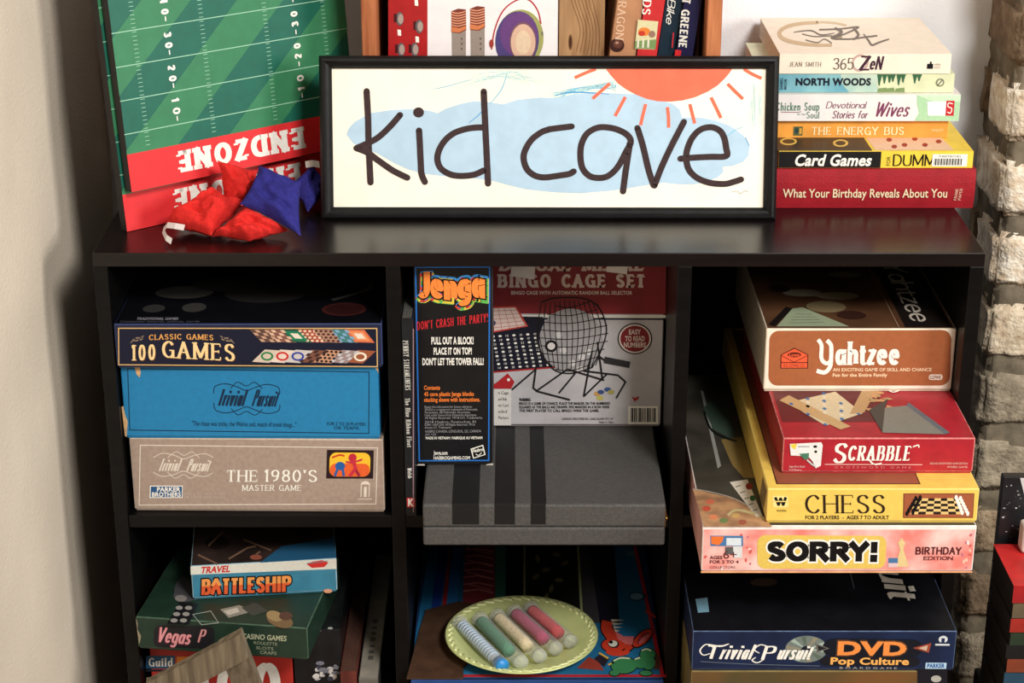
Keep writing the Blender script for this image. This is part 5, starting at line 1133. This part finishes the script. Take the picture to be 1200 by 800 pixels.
f.poly([(1075, 110.4), (1127.8, 110.4), (1127.3, 138.6), (1074, 138.6), (1079, 130), (1076, 121)], ink(168, 206, 166), 1); f.poly([(1075, 110.4), (1128, 110.4), (1128, 117), (1110, 120), (1090, 116)], ink(196, 224, 190), 2); f.poly([(1088, 117.5), (1111, 117.5), (1111, 133), (1090, 133)], ink(240, 240, 236), 3); f.rect(1111, 116.5, 1121, 133, ink(190, 40, 48), 4); f.line([(1119, 120), (1114, 119), (1113.5, 123), (1118, 125), (1117, 130), (1113, 129)], 1.1, WHT, 5, True)
f.vt('Chicken Soup', 906, 958.5, 118.5, 127.5, ink(96, 130, 110), th=.14, tn=.07, gap=.16, serif=.06); f.line([(912, 129), (932, 129.4), (937, 128.6)], .7, ink(130, 60, 80), 2); f.sans('for the', 932, 942, 130, 132.6, ink(120, 140, 130)); f.vt('Soul', 943, 959, 128.5, 136, ink(96, 130, 110), th=.14, tn=.07, gap=.16, serif=.06)
pu = ink(120, 60, 90); f.vt('Devotional', 966, 1016, 117.5, 125, pu, th=.13, tn=.07, gap=.14, slant=.25); f.vt('Stories for', 974, 1019, 127.5, 136, pu, th=.13, tn=.07, gap=.14, slant=.25); f.vt('Wives', 1024, 1071, 118, 134, pu, th=.14, tn=.06, gap=.12, slant=.35); b.done()
b = Book('book', 'pale blue green book directly under the top cream paperback', (.277, .21, .1167), .2165, .15, .0216, mat((210, 214, 176), .4, .06), group=gb)
f = b.spine([(890, 88), (1120, 88), (1119.5, 108.5), (890, 108.5)])
f.poly([(890.5, 88.4), (955, 88.4), (1000, 88.4), (990, 98), (1004, 108.2), (890.5, 108.2)], mat((86, 150, 170), .4, 0, 26., rgb2=(132, 182, 190)), 1)
f.poly([(985, 88.4), (1030, 88.4), (1028, 100), (1034, 108.2), (996, 108.2), (986, 98)], mat((150, 184, 176), .4, 0, 26., rgb2=(190, 208, 190)), 2)
dg = ink(52, 96, 66)
for x in (1031, 1037, 1043, 1047, 1054, 1059, 1073, 1078): hh = rnd.uniform(6, 15); f.poly([(x-3.2, 88.6), (x+3.2, 88.6), (x+1.4, 88+hh*.6), (x+.6, 88+hh), (x-.8, 88+hh*.9), (x-1.6, 88+hh*.5)], dg, 3)
for x in (1035, 1044, 1056): f.poly([(x-5, 104), (x+5, 103), (x+6, 108), (x-6, 108)], ink(120, 140, 90), 2)
f.sans('NORTH WOODS', 932, 1021, 93.2, 100.3, ink(20, 26, 40), 4, bold=.05); f.vt('DANIEL', 0, 0, 0, 0, ink(30, 50, 60), 4, O=(917, 105), dx=(0, -13), dy=(-3.6, 0), th=.2, tn=.12, gap=.25); f.vt('MASON', 0, 0, 0, 0, ink(30, 50, 60), 4, O=(921.5, 105), dx=(0, -11), dy=(-3.2, 0), th=.2, tn=.12, gap=.25)
f.ell(1103, 97.5, 5, 4.4, ink(120, 120, 96), 3); f.ell(1103, 97.5, 3.4, 3, ink(206, 208, 176), 4); f.line([(1100, 101), (1106, 94)], 1, ink(60, 60, 50), 5); b.done()
b = Book('book', 'cream paperback with brush painting on top of the book stack', (.2972, .2085, .1387), .1905, .185, .0222, mat((236, 222, 202), .6, .03), group=gb)
f = b.spine([(914, 63.5), (1115, 63.5), (1115, 86.8), (914.5, 87)])
f.vt('JEAN SMITH', 925.5, 963.5, 73, 78.5, ink(110, 96, 86), th=.12, tn=.07, serif=.1, gap=.24); f.ell(1009, 74, 10, 10.4, ink(190, 160, 150), 1); f.ell(1009, 74, 7.4, 7.6, ink(236, 222, 206), 2)
f.vt('365', 977, 1002, 68, 82, ink(96, 84, 78), 3, th=.1, tn=.06, gap=.12); br = ink(60, 34, 50); f.vt('Z', 1008, 1022, 65.5, 83, br, 3, th=.2, tn=.12, gap=.1); f.vt('eN', 1020, 1037, 66, 82, br, 3, th=.17, tn=.1, gap=.1, slant=.15)
f.rect(1087.5, 75, 1094.5, 81, BLK, 2); f.rect(1090.5, 72.4, 1092.6, 75, BLK, 2); f.sans('watkins', 1096, 1103, 74, 77, ink(150, 130, 120), 2); f.rect(1096, 78, 1103, 80.6, ink(200, 186, 170), 2)
t = b.top()
t.line([(960, 26.6), (940, 27.5), (922, 31.5), (913.5, 38), (917, 45), (932, 50), (955, 52.8), (975, 53)], 4.6, ink(196, 166, 122), 1, True, .3); t.line([(955, 26), (975, 26.6), (992, 30)], 2.4, ink(206, 180, 140), 1, True)
dk = ink(92, 72, 52)
t.line([(960, 35), (985, 34), (1006, 32), (990, 40), (976, 45), (995, 46), (1012, 44), (1028, 42)], 1.8, dk, 2, True); t.line([(940, 40), (955, 43), (975, 42)], 1.2, dk, 2, True); t.line([(1012, 40), (1018, 48), (1022, 53), (1030, 50), (1042, 46)], 2.2, dk, 2, True, .4); t.line([(978, 33), (986, 38), (974, 45)], 3.4, dk, 3, True, .4); t.line([(930, 38), (950, 36), (962, 41), (978, 39)], 1.6, dk, 2, True, .5); t.line([(1000, 33), (1006, 41), (1000, 47)], 2.6, dk, 3, True, .4); t.ell(980, 44, 7, 3, ink(150, 128, 96), 1); t.line([(944, 47), (958, 50), (966, 46), (975, 51)], 1.2, dk, 2, True)
b.done()

# ------------------------------------------------------------------ the stack beside the cabinet at the right edge
sx0, sy0 = .529, -.105
zt = -.334
cols = [((196, 36, 40), (196, 36, 40)), ((120, 104, 80), (120, 104, 80)), ((190, 50, 40), (60, 30, 30)), ((48, 66, 48), (30, 34, 30)), ((24, 26, 28), (24, 26, 28)), ((150, 70, 44), (60, 40, 34)), ((44, 84, 110), (30, 40, 50)), ((118, 110, 84), (50, 46, 40)), ((186, 60, 46), (60, 30, 30)), ((60, 60, 56), (40, 40, 40))]
names = ['red book on top of the stack at the right edge', 'grey brown book directly under the top red book', 'orange red book third from the top of the right stack', 'dark green book fourth in the right stack', 'black book between the green and rust books', 'rust brown book above the blue one', 'blue book below the rust one in the right stack', 'olive book under the blue one', 'second red book low in the right stack', 'charcoal book low in the right stack, under the lower red one']
z = zt
for i, ((c_, c2), nm) in enumerate(zip(cols, names)):
    th = (.0205, .019, .0165, .017, .015, .0165, .0155, .0165, .017, .016)[i]; z -= th + .0003
    b = Book('book', nm, (sx0 + (0, .002, .001, .003, 0, .002, .001, .002, 0, .001)[i], sy0 + (.0, .002, .001, .003, .002, .001, .003, .002, .001, .003)[i], z), .20, .094, th, mat((24, 21, 20), .6, .2, 40.), spine=mat(tuple(int(q*.8) for q in c_), .45, .15, 40.), top=mat((190, 40, 38), .45, .1) if i == 0 else None, pages=(36, 32, 30), group='books stacked beside the cabinet')  # near-black covers and pages paint the shade on the stack's left side
    f = b.spine(mm=True); f.rect(22, 4, 120, th*1000-4, mat((206, 196, 176), .5, .1), 1) if i in (1, 5, 7) else None
    b.done()
m_ = MB(); m_.box((0, 0, 0), (.2, .122, H+z-.0005), mat((26, 25, 26), .6, .1), .003)
o = tag(m_.build('storage_bin'), 'black storage bin carrying the book stack at the right edge', 'bin'); o.location = (sx0, sy0, .0002)
PZ = H + z - .0005 + .0004
m_ = MB(); m_.box((0, 0, 0), (.13, .012, H - .258 - PZ), mat((30, 30, 32), .35, .3, 30.), .001)
S = Sheet(m_, (0, 0, 0), (1, 0, 0), (0, 0, 1), .13, .082, mm=True); hz = (H - .258 - PZ)*1000 - 82
for i in range(70): S.ell(rnd.uniform(4, 60), hz + rnd.uniform(3, 80), rnd.uniform(.3, 1.6), rnd.uniform(.3, 1.2), ink(*rnd.choice([(110, 110, 112), (180, 180, 180), (70, 70, 74)])), 1, n=7)
S.poly([(18, hz+81), (40, hz+81), (40, hz+44), (26, hz+56)], ink(200, 198, 196), 1)
o = m_.build('picture_box'); o.location = (.5357, .0, PZ); tag(o, 'black box with white splashes standing behind the right stack', 'box')
m_ = MB(); m_.box((0, 0, 0), (.06, .02, .034), mat((226, 218, 208), .5, .05), .004, seg=3); S = Sheet(m_, (0, 0, 0), (1, 0, 0), (0, 0, 1), .06, .02, mm=True); S.poly([(5, 6), (11, 4), (14, 14), (9, 24), (5, 16)], ink(196, 60, 46), 1)
o = m_.build('card_box'); o.location = (.5535, -.0355, H+zt+.0003); tag(o, 'small white box with red mark on the top red book', 'box')
b = Book('booklet', 'blue booklet lying on the top red book at the right edge', (.555, -.098, zt+.0003), .09, .048, .004, mat((36, 84, 130), .45, .08)); b.done()
